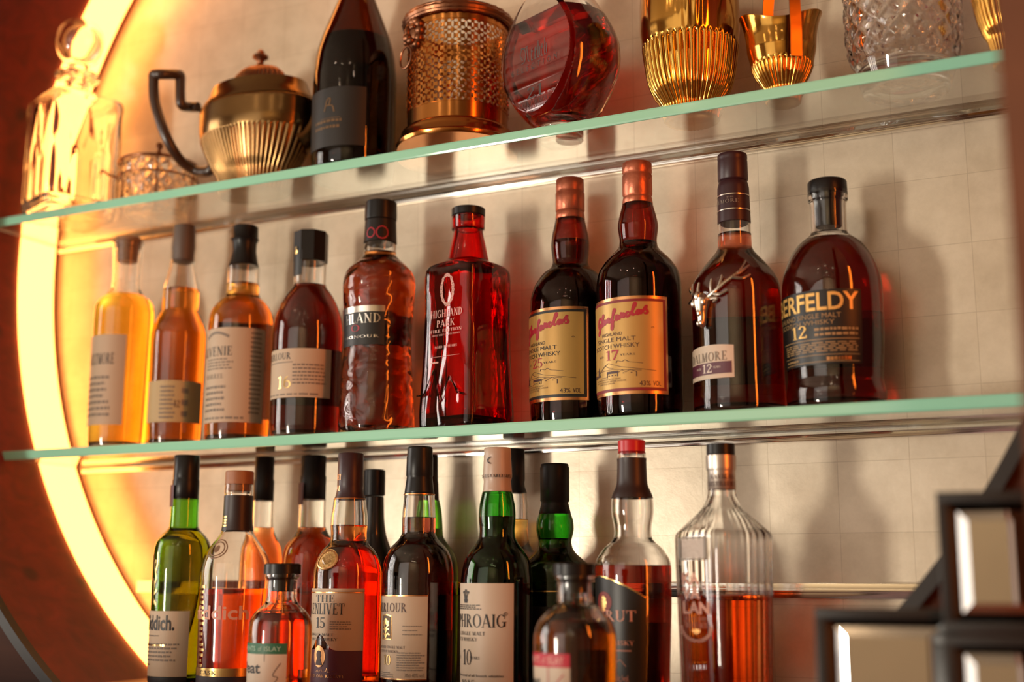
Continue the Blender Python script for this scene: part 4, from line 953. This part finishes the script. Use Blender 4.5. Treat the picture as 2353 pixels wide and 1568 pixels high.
c = B.solid('neck_band', [(1127, 33.2), (1085, 32.4), (1081, 34), (1077, 34.8), (1048, 35), (1047, 33)], SILVERC, sharp=60, front=0)
B.solid('cap', [(1047, 33), (1044, 33), (1019, 32.8), (1017.5, 31)], BLACK)
P0, S0 = B.prof, B.sec; B.prof = B.rz([(1127, 33.4), (1085, 32.6), (1081, 34.2)]); B.sec = None
B.print_('band_lettering', join_prints((serif('KAVALAN'), .12, .92, .6, 1), (serif('DISTILLERY'), 0, 1, 0, .4)), B.skin(-62, 66, 1090, 1117, .0006), BROWNINK, c, fit=False)
B.prof, B.sec = P0, S0
def kface(u0, u1, yT, yB, off=.0008):
    n_ = B.dirv(-48); t_ = B.dirv(42); zT, zB = B.z(yT, n_*.036), B.z(yB, n_*.036)
    def f(u, v):
        z = zB+(zT-zB)*v; x = u0+(u1-u0)*u; R = B.radius(z); d = R*sq(rot, z)+off; p = n_*d+t_*x; return (p.x, p.y, z)
    f.step = .3; f.aspect = abs(u1-u0)/abs(zT-zB); return f
pl = B.sheet('silver_plaque', kface(-.0175, .0165, 1239, 1283, .0012), mat('pewter', (.45, .36, .30), .55, .6, bump=.4, bscale=300), B.root, nu=10)
B.print_('plaque_frame', stroke([[(0, .08), (0, .92), (.08, 1), (.92, 1), (1, .92), (1, .08), (.92, 0), (.08, 0), (0, .08)]], .09, .9), kface(-.0185, .0175, 1236, 1286, .002), EMB, B.root, fit=False)
B.print_('lettering', [q for s_, y in (('KA', .70), ('VA', .36), ('LAN', .0)) for q in rawbox(norm(sans(s_, .035)), .0, .66 if len(s_) == 2 else 1, y, y+.30)], kface(-.0175, .019, 1316, 1412), ROSE, B.root, fit=False)
B.print_('type_lettering', join_prints((serif('SINGLE MALT'), 0, 1, .68, 1), (serif('WHISKY'), .02, .98, .02, .52)), kface(-.016, .017, 1418, 1444), mat('rust_ink', (.40, .15, .08), .5), B.root, fit=False)
lv = []
for k in range(9):
    a = radians(200+k*16.5 if k < 5 else 340-(k-5)*16.5); 
for sgn in (-1, 1):
    for k in range(8):
        a = -pi/2 + sgn*(.12+k*.19); x, y = .5+.46*cos(a), .62+.58*sin(a); d = a + sgn*.9
        lv += stroke([[(x, y), (x+.05*cos(d), y+.08*sin(d))], [(x, y), (x+.05*cos(d+1.1*sgn), y+.08*sin(d+1.1*sgn))]], .1, 1.3)
    lv += stroke([[(.5+.44*cos(-pi/2+sgn*t*.17), .62+.56*sin(-pi/2+sgn*t*.17)) for t in range(10)]], .06, 1.3)
B.print_('wreath', lv, kface(-.0225, .0225, 1418, 1476), ROSE, B.root, fit=False)
B.print_('gold_emblem', disc(.5, .6, .5, .4)+[_R(.3, 0, .7, .3)], kface(-.006, .006, 1446, 1458, .001), FOIL, B.root, fit=False)

# two small stoppered bottles in front
def small(label, xr, yr, Y, rows, level, liq, cap, plug, lab, band, bandtx, word, wy):
    B = bottle(label, xr, yr, Y, Z_BAR, rows, CLEAR, level, liq, GF, t=.003)
    B.solid('stopper', [(rows[-1][0]+40, plug), (rows[-1][0]-.3, plug+1), (rows[-1][0]-.8, cap[2]), (cap[0]-2, cap[2]), (cap[1]+2, cap[2]), (cap[1], cap[2]-2)], BLACK)
    phR, yT, yM = lab
    l = B.sheet('label', B.skin(-95, phR, yM, 1660), PAPERW, B.root)
    b_ = B.sheet('colour_band', B.skin(-95, phR, yT, yM), band, B.root)
    B.print_('band_lettering', join_prints((sans('ELEMENTS', .01), -.05, .44, 0, 1), (sans('of'), .50, .57, 0, 1), (sans('ISLAY', .01), .62, .9, 0, 1)), B.skin(-95, phR, yT+7, yM-7, .0006), bandtx, b_, fit=False)
    B.print_('lettering', sans(word, .02), B.skin(-92, phR-48, wy[0], wy[1], .0006), INK, l)
    B.print_('ruled_lines', [_R(.62, 0, .635, 1), _R(0, .18, .62, .19)]+join_prints((sans('single malt'), .05, .6, .02, .1))+stroke([spline2([(.75, .2), (.8, .4), (.76, .45), (.86, .6), (.78, .65), (.9, .85)])], .02, 1), B.skin(-95, phR, yM, 1640, .0006), GREY if band is GREENP else band, l, fit=False)
    return B
small('small stoppered amber bottle with a green band across its white label', 645, 1430, 1.07,
    [('b', 72), (1560, 73), (1470, 73.5), (1445, 73), (1428, 71), (1415, 65), (1404, 57), (1394, 46), (1384, 38), (1372, 35.5), (1345, 35), (1331, 36), (1326, 40), (1320, 40)], 1409, ORANGE, (1319, 1295, 42.5), 27, (13, 1479, 1504), GREENP, mat('pale_green_ink', (.30, .42, .30), .5), 'Peat', (1522, 1548))
small('small stoppered amber bottle with a red band across its white label', 1321, 1430, 1.06,
    [('b', 93), (1560, 94), (1480, 95), (1460, 94.5), (1445, 91), (1430, 85), (1417, 76), (1406, 66), (1396, 53), (1386, 43), (1374, 40.5), (1350, 40), (1336, 41), (1330, 46), (1324, 46)], 1428, AMBER, (1322, 1295, 49.5), 31, (-7, 1502, 1534), REDP, mat('pink_ink', (.75, .35, .30), .5), 'Peat', (1552, 1580))

# ================================================================== silver and glass on the upper shelf
GT = 'silverware and decanters on the upper glass shelf'
tri = lambda x: abs(((x/pi) % 2) - 1)
# square cut decanter
B = Axis('glass_decanter', 'square cut-glass decanter with ball stopper in front of the glowing strip', 'decanter', 162, 420, 1.226, Z_TOP, GT)
rot = B.a0+radians(23); sq1 = square_sec(8, rot, B.a0+pi/2); B.dens = 12
zc0, zc1 = B.z(480), B.z(262)
def cutdec(a, z):
    k = min(1, max(0, (z-B.z(238))/(B.z(205)-B.z(238)))); k = k*k*(3-2*k); q = sq1(a, z)*(1-k)+k
    if zc0 < z < zc1 and not k: 
        v = (z-zc0)/(zc1-zc0)*2*pi; w_ = min(1, max(0, (B.z(360)-z)/.02)); q *= 1-.022*w_*max(0, 1-2*tri(15*a)) - .022*(1-w_)*max(0, 1-2.*min(tri(8*a+v), tri(8*a-v)))
    return q
def plaindec(a, z):
    k = min(1, max(0, (z-B.z(238))/(B.z(205)-B.z(238)))); k = k*k*(3-2*k); return sq1(a, z)*(1-k)+k
CRYSTAL = fluid('crystal_glass', None, 1.54)
B.glass([(494, 108), (484, 110), (400, 110), (300, 110), (252, 110), (242, 107), (235, 98), (226, 72), (218, 44), (212, 32), (204, 28), (192, 28), (188, 36), (184, 50), (178, 54), (172, 48), (168, 34)], CRYSTAL, sec=cutdec, insec=plaindec, seg=200, t=.006, foot=.014)
st = B.solid('ball_stopper', [(196, 16), (166, 22), (165, 26), (158, 24), (152, 22), (146, 30), (132, 46), (115, 53), (96, 55), (76, 52), (58, 40), (48, 22), (44, 8)], CRYSTAL, seg=48, bev=0, sharp=50, smooth=True)
HOLLOW = fluid('air_pocket', None, 1/1.54)
vs, fs = rings([(B.rad(40*sin(pi*i/16), 96)+1e-7*(0 < i < 16), (B.z(136)+(B.z(58)-B.z(136))*(.5-.5*cos(pi*i/16)))) for i in range(17)], 40)
build('hollow_core', vs, fs, HOLLOW, st)
# round cut dish in a wire stand
B = Axis('glass_dish', 'low round cut-glass dish in a metal wire stand behind the teapot handle', 'dish', 362, 420, 1.266, Z_TOP, GT); B.dens = 8
dia = lambda a, z: 1-.05*max(0, 1-1.7*min(tri(16*a+z*300), tri(16*a-z*300)))
B.glass([(462, 72), (452, 80), (430, 86), (400, 88), (375, 88), (360, 89)], CRYSTAL, sec=dia, insec=lambda a, z: 1, seg=240, t=.006, foot=.008, name='cut_bowl', front=1)
b = MB(); r0, z0 = B.rad(91, 355), B.zfront(355, 91); b.tube([(r0*cos(k*pi/32), r0*sin(k*pi/32), z0) for k in range(64)], .0022, 8, closed=True); b.build('metal_rim', BRONZE, B.root)
b = MB(); r0, z1 = B.rad(93, 390), B.zfront(390, 93); b.tube([(r0*cos(k*pi/32), r0*sin(k*pi/32), z1) for k in range(64)], .0014, 8, closed=True)
b.build('wire_hoop', BRONZE, B.root)
for p_ in (-60, -2, 58, 120, 180, 240):
    b = MB(); d = B.dirv(p_); pts = [d*B.rad(93, 390)*1.0+Vector((0, 0, z0)), d*B.rad(95, 400)+Vector((0, 0, z1)), d*B.rad(90, 440)+Vector((0, 0, B.z(445))), d*B.rad(93, 440)+Vector((0, 0, .0015))]
    b.tube(smooth_path(pts, 5), .0013, 8); b.build('wire_leg', BRONZE, B.root)
b = MB(); d = B.dirv(-88); b.tube(smooth_path([d*B.rad(93, 390)+Vector((0, 0, z1)), d*B.rad(112, 390)+Vector((0, 0, z1+.003)), d*B.rad(126, 390)+Vector((0, 0, z1+.008)), d*B.rad(130, 390)+Vector((0, 0, z1+.003))], 5), .0015, 8); b.build('hook_handle', BRONZE, B.root)
b = MB(); vs, fs = rings([(0, 0), (.004, .001), (.002, .005), (.005, .010), (.004, .014), (0, .016)], 14); d = B.dirv(0)*B.rad(89, 350); b.add([(x+d.x, y+d.y, z+z0+.001) for x, y, z in vs], fs); b.build('finial', BRONZE, B.root)

# teapot
B = Axis('silver_teapot', 'fluted tarnished silver teapot with angular dark handle and domed lid', 'teapot', 592, 300, 1.244, Z_TOP, GT); B.dens = 10
ex, ey = 1.0, .64
_w = sqrt((ex*cos(B.a0+pi/2))**2+(ey*sin(B.a0+pi/2))**2)
ell = lambda a: (1/sqrt((cos(a)/ex)**2+(sin(a)/ey)**2))/_w
zf = B.zfront(283, 95)

def fl(base, n, zf, dep=.06, soft=.004, neck=.975):
    def f(a, z):
        k = min(1, max(0, (zf-z)/soft)); w = (1-abs(sin(n*a/2)))**1.5
        return base(a)*(neck*(1-k) + k*(1-dep*w))
    return f
B.glass([(414, 84), (405, 92), (380, 106), (350, 119), (315, 131), (288, 138), (270, 139), (240, 139), (215, 139), (206, 137), (200, 130)], TARN, sec=fl(ell, 60, zf), insec=lambda a, z: ell(a), seg=360, t=.002, foot=.004, name='teapot_body', sharp=60, front=2)
lidsec = lambda a, z: ell(a)
zl0 = B.prof[-1][1]
def lidpart(name, rows, mt, n, sec, parent=None):
    vs, fs = rings([(0, zl0+rows[0][1])]+[(r_, zl0+z_) for r_, z_ in rows]+[(0, zl0+rows[-1][1]+.0004)], n, sec); return build(name, vs, fs, mt, parent or B.root, sharp=50)
k_ = B.rad(1, 200)
ld = lidpart('lid', [(k_*131, .0002), (k_*129, .003), (k_*119, .010), (k_*112, .021), (k_*109, .0255), (k_*103, .0265)], TARN, 72, lidsec)
lidpart('lid_dome', [(k_*66, .0262), (k_*65, .032), (k_*58, .042), (k_*44, .050), (k_*22, .0545)], BRONZE, 180, fl(ell, 36, 9, .07), ld)
lidpart('finial', [(k_*15, .054), (k_*7, .0595), (k_*9, .0635), (k_*19, .067), (k_*18, .070), (k_*8, .073), (k_*9, .0755), (k_*5, .078)], BRONZE, 24, None, ld)
K = lambda x, y: (at(x, y, 1.238 - .045*min(1, max(0, (440-x)/60))) - Vector((B.X, B.Y, B.zb)))
b = MB()
hp = [(455, 246), (438, 246), (422, 244), (416, 238), (414, 222), (414, 190), (414, 176), (411, 172), (400, 171), (370, 171), (357, 171), (353, 174), (353, 185), (353, 205), (357, 240), (372, 290), (392, 335), (418, 372), (448, 392), (478, 394), (488, 384)]
pts = []
for i, (x, y) in enumerate(hp): pts.append(K(x, y))
b.tube(smooth_path(pts, 4), .0068, 10, sq=False); b.build('handle', EBONY, B.root)
b = MB(); sp = B.dirv(62); s0 = Vector((B.rad(120, 330), 0, B.z(345))); b.tube(smooth_path([s0, s0+Vector((.010, .006, .010)), s0+Vector((.016, .010, .030)), s0+Vector((.020, .012, .046))], 6), [.019-.00055*i for i in range(19)], 16); b.build('spout', TARN, B.root)

# tall dark champagne bottle
B = Axis('champagne_bottle', 'big dark champagne bottle with black label between teapot and pierced gilt holder', 'bottle', 814, 250, 1.2455, Z_TOP, GT)
B.glass([(382, 94), (370, 96), (300, 96), (187, 96), (160, 93.5), (134, 90), (99, 81), (67, 69), (27, 53), (0, 42.5), (-40, 33), (-100, 29), (-160, 27), (-180, 28), (-186, 31), (-200, 31), (-205, 29)], fluid('dark_amber_glass', (.20, .055, .008), 1.5, .005), level=100, liq=DARKL, t=.004)
B.solid('cork', [(-190, 20), (-206, 22), (-216, 26), (-235, 27), (-240, 24)], CORK)
l = B.sheet('label', B.skin(-86, 16, 200, 335), mat('charcoal_paper', (.013, .010, .008), .5), B.root)
B.print_('label_print', stroke([spline2([(.2, .2), (.35, .9), (.5, .95), (.45, .6), (.3, .55), (.6, .5), (.7, .1)])], .07, 1)+stroke([[(0, -.25), (1, -.25)]], .03, 1), B.skin(-50, -18, 225, 262, .0007), mat('faded_gold_ink', (.16, .09, .04), .4, .4), l, fit=False)
B.print_('small_print', lines(2, 91, 0, 1, .5, .1), B.skin(-62, -16, 272, 300, .0007), mat('faded_gold_ink', (.16, .09, .04)), l, fit=False)

# pierced gilt bottle holder
B = Axis('pierced_holder', 'pierced copper-gilt bottle holder with lion mask ring on a stepped round base', 'bottle holder', 1051, 300, 1.2505, Z_TOP, GT)
B.solid('base', [(350, 139), (341, 141), (335, 136), (331, 135), (326, 131), (320, 130), (315, 129), (311, 126), (308, 122), (306, 117)], COPGILT, seg=96, bev=.0005, sharp=45, front=0)
def tubeband(name, yb, yt, hw, mt, t=.0014):
    r, z0, z1 = B.rad(hw, (yb+yt)/2), (B.z(yb) if yb > 290 else B.zfront(yb, hw)), B.zfront(yt, hw); vs = []; fs = []; n = 96
    for q in range(n):
        a = 2*pi*q/n
        for rr, z in ((r, z0), (r, z1), (r-t, z1), (r-t, z0)): vs.append((rr*cos(a), rr*sin(a), z))
    for q in range(n):
        j = (q+1) % n
        for k in range(4): fs.append((4*q+k, 4*j+k, 4*j+(k+1) % 4, 4*q+(k+1) % 4))
    return build(name, vs, fs, mt, B.root, sharp=45)
tubeband('lower_band', 307, 230, 116, COPGILT); tubeband('upper_band', 40, 8, 116, COPGILT)
bm = bmesh.new(); NU, NV = 24*14, 7*12; r0, z0, z1 = B.rad(116, 135), B.zfront(230, 116), B.zfront(40, 116); gr = []
for j in range(NV+1):
    gr.append([bm.verts.new((r0*cos(2*pi*i/NU), r0*sin(2*pi*i/NU), z0+(z1-z0)*j/NV)) for i in range(NU)])
for j in range(NV):
    for i in range(NU):
        p_ = ((i+.5)/14 % 1)*2-1; q_ = ((j+.5)/12 % 1)*2-1; ap, aq = abs(p_), abs(q_)
        hole = (ap-.48)**2+(aq-.55)**2 < .085 or (ap < .16 and aq < .42 and ap+aq*.3 < .2) or (ap > .8 and aq < .34) or ((ap-.95)**2+(aq-.95)**2 < .03)
        if 2*abs((j+.5)/NV-.5) > .965: hole = False
        if not hole: bm.faces.new((gr[j][i], gr[j][(i+1) % NU], gr[j+1][(i+1) % NU], gr[j+1][i]))
bmesh.ops.delete(bm, geom=[v for v in bm.verts if not v.link_faces], context='VERTS')
bmesh.ops.smooth_vert(bm, verts=[v for v in bm.verts if v.is_boundary and z0+.001 < v.co.z < z1-.001], factor=.5, use_axis_x=True, use_axis_y=True, use_axis_z=True)
bmesh.ops.solidify(bm, geom=list(bm.faces), thickness=.0011)
me = bpy.data.meshes.new('pierced_sleeve'); bm.to_mesh(me); bm.free(); me.materials.append(COPGILT); link('pierced_sleeve', me, B.root)
b = MB(); r1 = B.rad(121, 10)
for y, rr in ((18, .003), (10, .0042), (3, .003)): b.tube([(r1*cos(2*pi*k/72), r1*sin(2*pi*k/72), B.zfront(y, 121)) for k in range(72)], [rr*(1+.22*sin(k*2.9)) for k in range(72)], 8, closed=True)
b.build('rope_rim', BRONZE, B.root)
b = MB(); c = B.dirv(-57); t_ = B.dirv(33); U = Vector((0, 0, 1))
def ball(px, pz, out, rx, rz, ro):
    o = c*(r0+out)+t_*px+U*pz; vs, fs = rings([(sin(pi*i/8), -cos(pi*i/8)) for i in range(9)], 14)
    b.add([tuple(o+t_*(x*rx)+c*(y*ro)+U*(z*rz)) for x, y, z in vs], fs)
zl = B.z(82, c*r0)
ball(0, zl, .001, .013, .016, .009)
for k in range(11): a = 2*pi*k/11; ball(.0125*cos(a), zl+.002+.0155*sin(a), .001, .0055, .006, .006)
ball(0, zl-.006, .010, .006, .006, .006); ball(-.004, zl-.010, .008, .005, .004, .005); ball(.004, zl-.010, .008, .005, .004, .005)
ball(0, zl+.002, .010, .003, .008, .004); ball(-.006, zl+.006, .007, .005, .003, .004); ball(.006, zl+.006, .007, .005, .003, .004)
lm = b.build('lion_mask', BRONZE, B.root)
b = MB(); o = c*(r0+.012)+U*(B.z(138, c*r0)); b.tube([o+t_*(.0125*cos(2*pi*k/40))+U*(.0130*sin(2*pi*k/40)) for k in range(40)], .0013, 8, closed=True); b.build('ring_handle', BRONZE, lm)

# flat-faced oval flask
B = Axis('glass_flask', 'flat-faced oval clear glass flask half full of dark red brandy', 'bottle', 1287, 150, 1.232, Z_TOP, GT); B.dens = 26
rot = B.a0+radians(-47); dcl = B.rad(79, 150)
def clip(d):
    def f(a, z, d=d):
        R = max(1e-5, f.R(z)); h = cos(a-rot); q = 1.
        if abs(h) > 1e-6: q = min(1, d/(R*abs(h)))
        return max(q, .25)
    return f
sec = clip(dcl); insec = clip(dcl-.006)
B.prof = None
rows = [(298, 52), (290, 62), (270, 84), (240, 108), (210, 125), (180, 137), (150, 141), (120, 139), (90, 130), (60, 115), (30, 96), (0, 76), (-25, 56), (-50, 38), (-70, 29), (-110, 27)]
PR = B.rz(rows); PR[0] = (PR[0][0], 0.)
def Rz(z):
    for i in range(len(PR)-1):
        if PR[i][1] <= z <= PR[i+1][1]: t = (z-PR[i][1])/(PR[i+1][1]-PR[i][1]); return PR[i][0]*(1-t)+PR[i+1][0]*t
    return PR[-1][0] if z > PR[0][1] else PR[0][0]
sec.R = Rz; insec.R = Rz
B.glass(rows, CLEAR, level=52, liq=BRANDY, sec=sec, insec=insec, seg=480, t=.0045, foot=.016, sharp=30)
B.solid('stopper', [(-92, 20), (-111, 21), (-112, 30), (-150, 30), (-154, 27)], BLACK)
def oface(u0, u1, yT, yB, skew=0):
    n_ = B.dirv(-47); t_ = B.dirv(43); zT, zB = B.z(yT, n_*dcl), B.z(yB, n_*dcl)
    def f(u, v):
        p = n_*(dcl+.0007)+t_*(u0+(u1-u0)*u); return (p.x, p.y, zB+(zT-zB)*v)
    f.step = 2; f.aspect = abs(u1-u0)/abs(zT-zB); return f
UM = mat('umber_print', (.045, .028, .022), .5); GP = mat('grey_print', (.07, .055, .048), .5)
B.print_('lettering', join_prints((sans('S  E  L  E  C  T  I  O  N', .012), 0, 1, 0, 1)), oface(-.037, .037, 143, 157), UM, B.root, fit=False)
B.print_('age_number', serif('21', .02), oface(-.012, .014, 197, 224), UM, B.root)
B.print_('age_lettering', serif('JAHRE GEREIFT'), oface(-.024, .026, 229, 240), UM, B.root)
fk = stroke([spline2(q) for q in ([(.1, .2), (.0, .6), (.1, .95), (.2, .6), (.16, .1), (.05, .0)], [(.25, .9), (.3, .1), (.36, .0)], [(.02, .98), (.16, .88), (.3, .98)])], .07, 2.4)
for x in (.42, .55, .66, .78, .90): fk += stroke([[(x, .08), (x, .62), (x+.035, .72)], [(x-.02, .03), (x+.05, .0)]], .085, 2.4)
fk += stroke([[(.66, .6), (.66, 1.0)], [(.90, .6), (.90, 1.0)], [(.42, .4), (.47, .55)], [(.6, .6), (.55, .3)], [(.72, .62), (.72, .1)], [(.96, .62), (.96, .1)], [(.84, .6), (.78, .4)]], .075, 2.4)
B.print_('script_lettering', fk, oface(-.023, .022, 98, 136), GP, B.root, fit=False)

# gilt jugs and cups
def circ(a): return 1.
B = Axis('gilt_jug', 'large fluted gilt jug with ribbed spout towards the room', 'jug', 1587, 150, 1.232, Z_TOP, GT); B.dens = 10
zf = B.zfront(58, 117); zs0, zs1 = B.z(150), B.z(10)
f0 = fl(circ, 44, zf, .07, .004, .985)
def jug(a, z):
    d = (a-B.a0-radians(4)+pi) % (2*pi)-pi; k = min(1, max(0, (z-zs0)/(zs1-zs0))); k = k*k*(3-2*k)
    s_ = math.exp(-(d/radians(15))**2)*k
    return f0(a, z)*(1-.3*s_) + s_*(.42+.02*cos(44*a)) + s_*.08*min(1, max(0, (z-zs1)/.04))
B.glass([(243, 66), (236, 76), (215, 90), (195, 98), (165, 105), (137, 109), (100, 114), (70, 117), (55, 117), (20, 116), (-20, 114), (-60, 115), (-80, 119)], GOLDM, sec=jug, insec=lambda a, z: jug(a, z) if z > zs0 else 1, seg=352, t=.0022, foot=.004, name='jug_body', sharp=60)
b = MB(); d = B.dirv(178); r_ = B.rad(112, 60); b.tube(smooth_path([d*r_+Vector((0, 0, B.z(-50))), d*(r_+.035)+Vector((0, 0, B.z(-40))), d*(r_+.04)+Vector((0, 0, B.z(40))), d*(r_*.98)+Vector((0, 0, B.z(120)))], 6), .0045, 10)
B = Axis('gilt_basket', 'small boat-rimmed gilt sugar basket with a strap handle', 'basket', 1797, 150, 1.224, Z_TOP, GT); B.dens = 10
zf = B.zfront(118, 81)
o = B.glass([(206, 42), (198, 50), (180, 62), (155, 73), (130, 79), (118, 81), (100, 81), (80, 83), (62, 87), (54, 90)], GOLDM, sec=fl(circ, 36, zf, .07, .004, .97), insec=lambda a, z: .97, seg=288, t=.0018, foot=.004, name='basket_bowl', sharp=60)
ztop = B.prof[-1][1]
for v in o.data.vertices:
    k = max(0, (v.co.z-zf)/(ztop-zf))**1.5; a = atan2(v.co.y, v.co.x); v.co.z += .007*k*cos(2*(a-B.a0-pi/2)); q = 1+.10*k*cos(2*(a-B.a0-pi/2)); v.co.x *= q; v.co.y *= q
hd = MB(); d0, d1 = B.dirv(22), B.dirv(202); r_ = B.rad(82, 100)
arch = smooth_path([d0*(r_+.0025)+Vector((0, 0, B.zfront(132, 80))), d0*(r_+.003)+Vector((0, 0, B.zfront(100, 80))), d0*(r_+.004)+Vector((0, 0, B.zfront(60, 80))), d0*(r_+.001)+Vector((0, 0, B.z(0))), d0*r_*.6+Vector((0, 0, B.z(-62))), Vector((0, 0, B.z(-85))), d1*r_*.6+Vector((0, 0, B.z(-62))), d1*(r_-.002)+Vector((0, 0, B.z(0))), d1*(r_-.004)+Vector((0, 0, B.z(60)))], 6)
tv = d0.cross(Vector((0, 0, 1))); vs = []; fs = []; n = len(arch)
for i, p in enumerate(arch):
    tg = (arch[min(n-1, i+1)]-arch[max(0, i-1)]).normalized(); nn = tv.cross(tg)
    for sx, sn in ((-.0058, -.0008), (.0058, -.0008), (.0058, .0008), (-.0058, .0008)): vs.append(p+tv*sx+nn*sn)
for i in range(n-1):
    for k in range(4): fs.append((4*i+k, 4*i+(k+1) % 4, 4*i+4+(k+1) % 4, 4*i+4+k))
fs += [(3, 2, 1, 0), (4*n-4, 4*n-3, 4*n-2, 4*n-1)]
build('strap_handle', vs, fs, mat('aged_gilt', (.34, .16, .035), .3, 1., bump=.1), B.root)

B = Axis('crystal_jar', 'wide diamond-cut crystal jar near the right end of the upper shelf', 'jar', 2077, 100, 1.246, Z_TOP, GT); B.dens = 12
za_, zb2 = B.zfront(84, 137), B.z(-140)
def dcut(a, z):
    if z < za_: return 1-.03*max(0, 1-2*tri(24*a)) if z > B.z(128) else 1.
    v = (z-za_)*260; return 1-.055*max(0, 1-1.6*min(tri(15*a+v), tri(15*a-v)))
B.glass([(160, 104), (152, 116), (140, 125), (128, 131), (112, 135), (95, 137), (70, 138), (30, 138), (-10, 138), (-60, 138), (-100, 139), (-130, 139)], CRYSTAL, sec=dcut, insec=lambda a, z: 1, seg=300, t=.008, foot=.016, name='jar_body')
B = Axis('gilt_cup', 'fluted gilt cup at the far right end of the upper shelf', 'cup', 2318, 60, 1.225, Z_TOP, GT); B.dens = 10
B.glass([(100, 44), (92, 52), (70, 64), (40, 74), (10, 80), (-15, 83), (-40, 83), (-70, 86)], GOLDM, sec=fl(circ, 34, B.z(-20), .07, .004, .98), insec=lambda a, z: 1, seg=272, t=.0018, foot=.004, name='cup_body', sharp=60)

# ================================================================== bevelled mirrors in black frames, close to the camera
MIRROR = mat('mirror_glass', (.90, .88, .82), .02, 1.)
EDGEM = mat('bevel_mirror', (.92, .92, .92), .015, 1.)
def mirror(label, xl, yt, Yd, size, rz, zb):
    p = at(xl, yt, Yd); r = empty('framed_mirror', (p.x, Yd, zb), label, 'mirror', 'black-framed small mirrors on the bar'); r.rotation_euler = (0, 0, radians(rz))
    s_ = size; w = .0075; b = MB(); h = p.z - zb if False else s_
    b.box(0, s_, -.004, .012, s_-w, s_, .0008); b.box(0, s_, -.004, .012, 0, w, .0008); b.box(0, w, -.004, .012, w, s_-w, .0008); b.box(s_-w, s_, -.004, .012, w, s_-w, .0008)
    b.build('frame', BLKMET, r)
    bw = .013; i0, i1 = w-.001, s_-w+.001; j0, j1 = i0+bw, i1-bw; y0, y1 = .006, .0015
    O = [(i0, y0, i0), (i1, y0, i0), (i1, y0, i1), (i0, y0, i1)]; I = [(j0, y1, j0), (j1, y1, j0), (j1, y1, j1), (j0, y1, j1)]
    build('bevel', O+I, [(k, (k+1) % 4, 4+(k+1) % 4, 4+k) for k in range(4)], EDGEM, r, smooth=False)
    b = MB(); b.box(j0, j1, y1, y0, j0, j1); b.build('mirror_glass', MIRROR, r, smooth=False)
    return r
S_ = .0945
zt2 = at(1872, 1397, .92).z; zt1 = at(2150, 1131, .92).z
mirror('small square mirror with slanted rims in a black frame, lower left of the stepped three', 1872, 1397, .92, S_, 7, zt2-S_)
mirror('small square mirror with slanted rims in a black frame, topmost of the stepped three', 2150, 1131, .925, S_, 7, zt1-S_)
mirror('small square mirror with slanted rims in a black frame, directly under the topmost one', 2166, 1440, .925, S_, 7, zt1-2*S_-.0012)
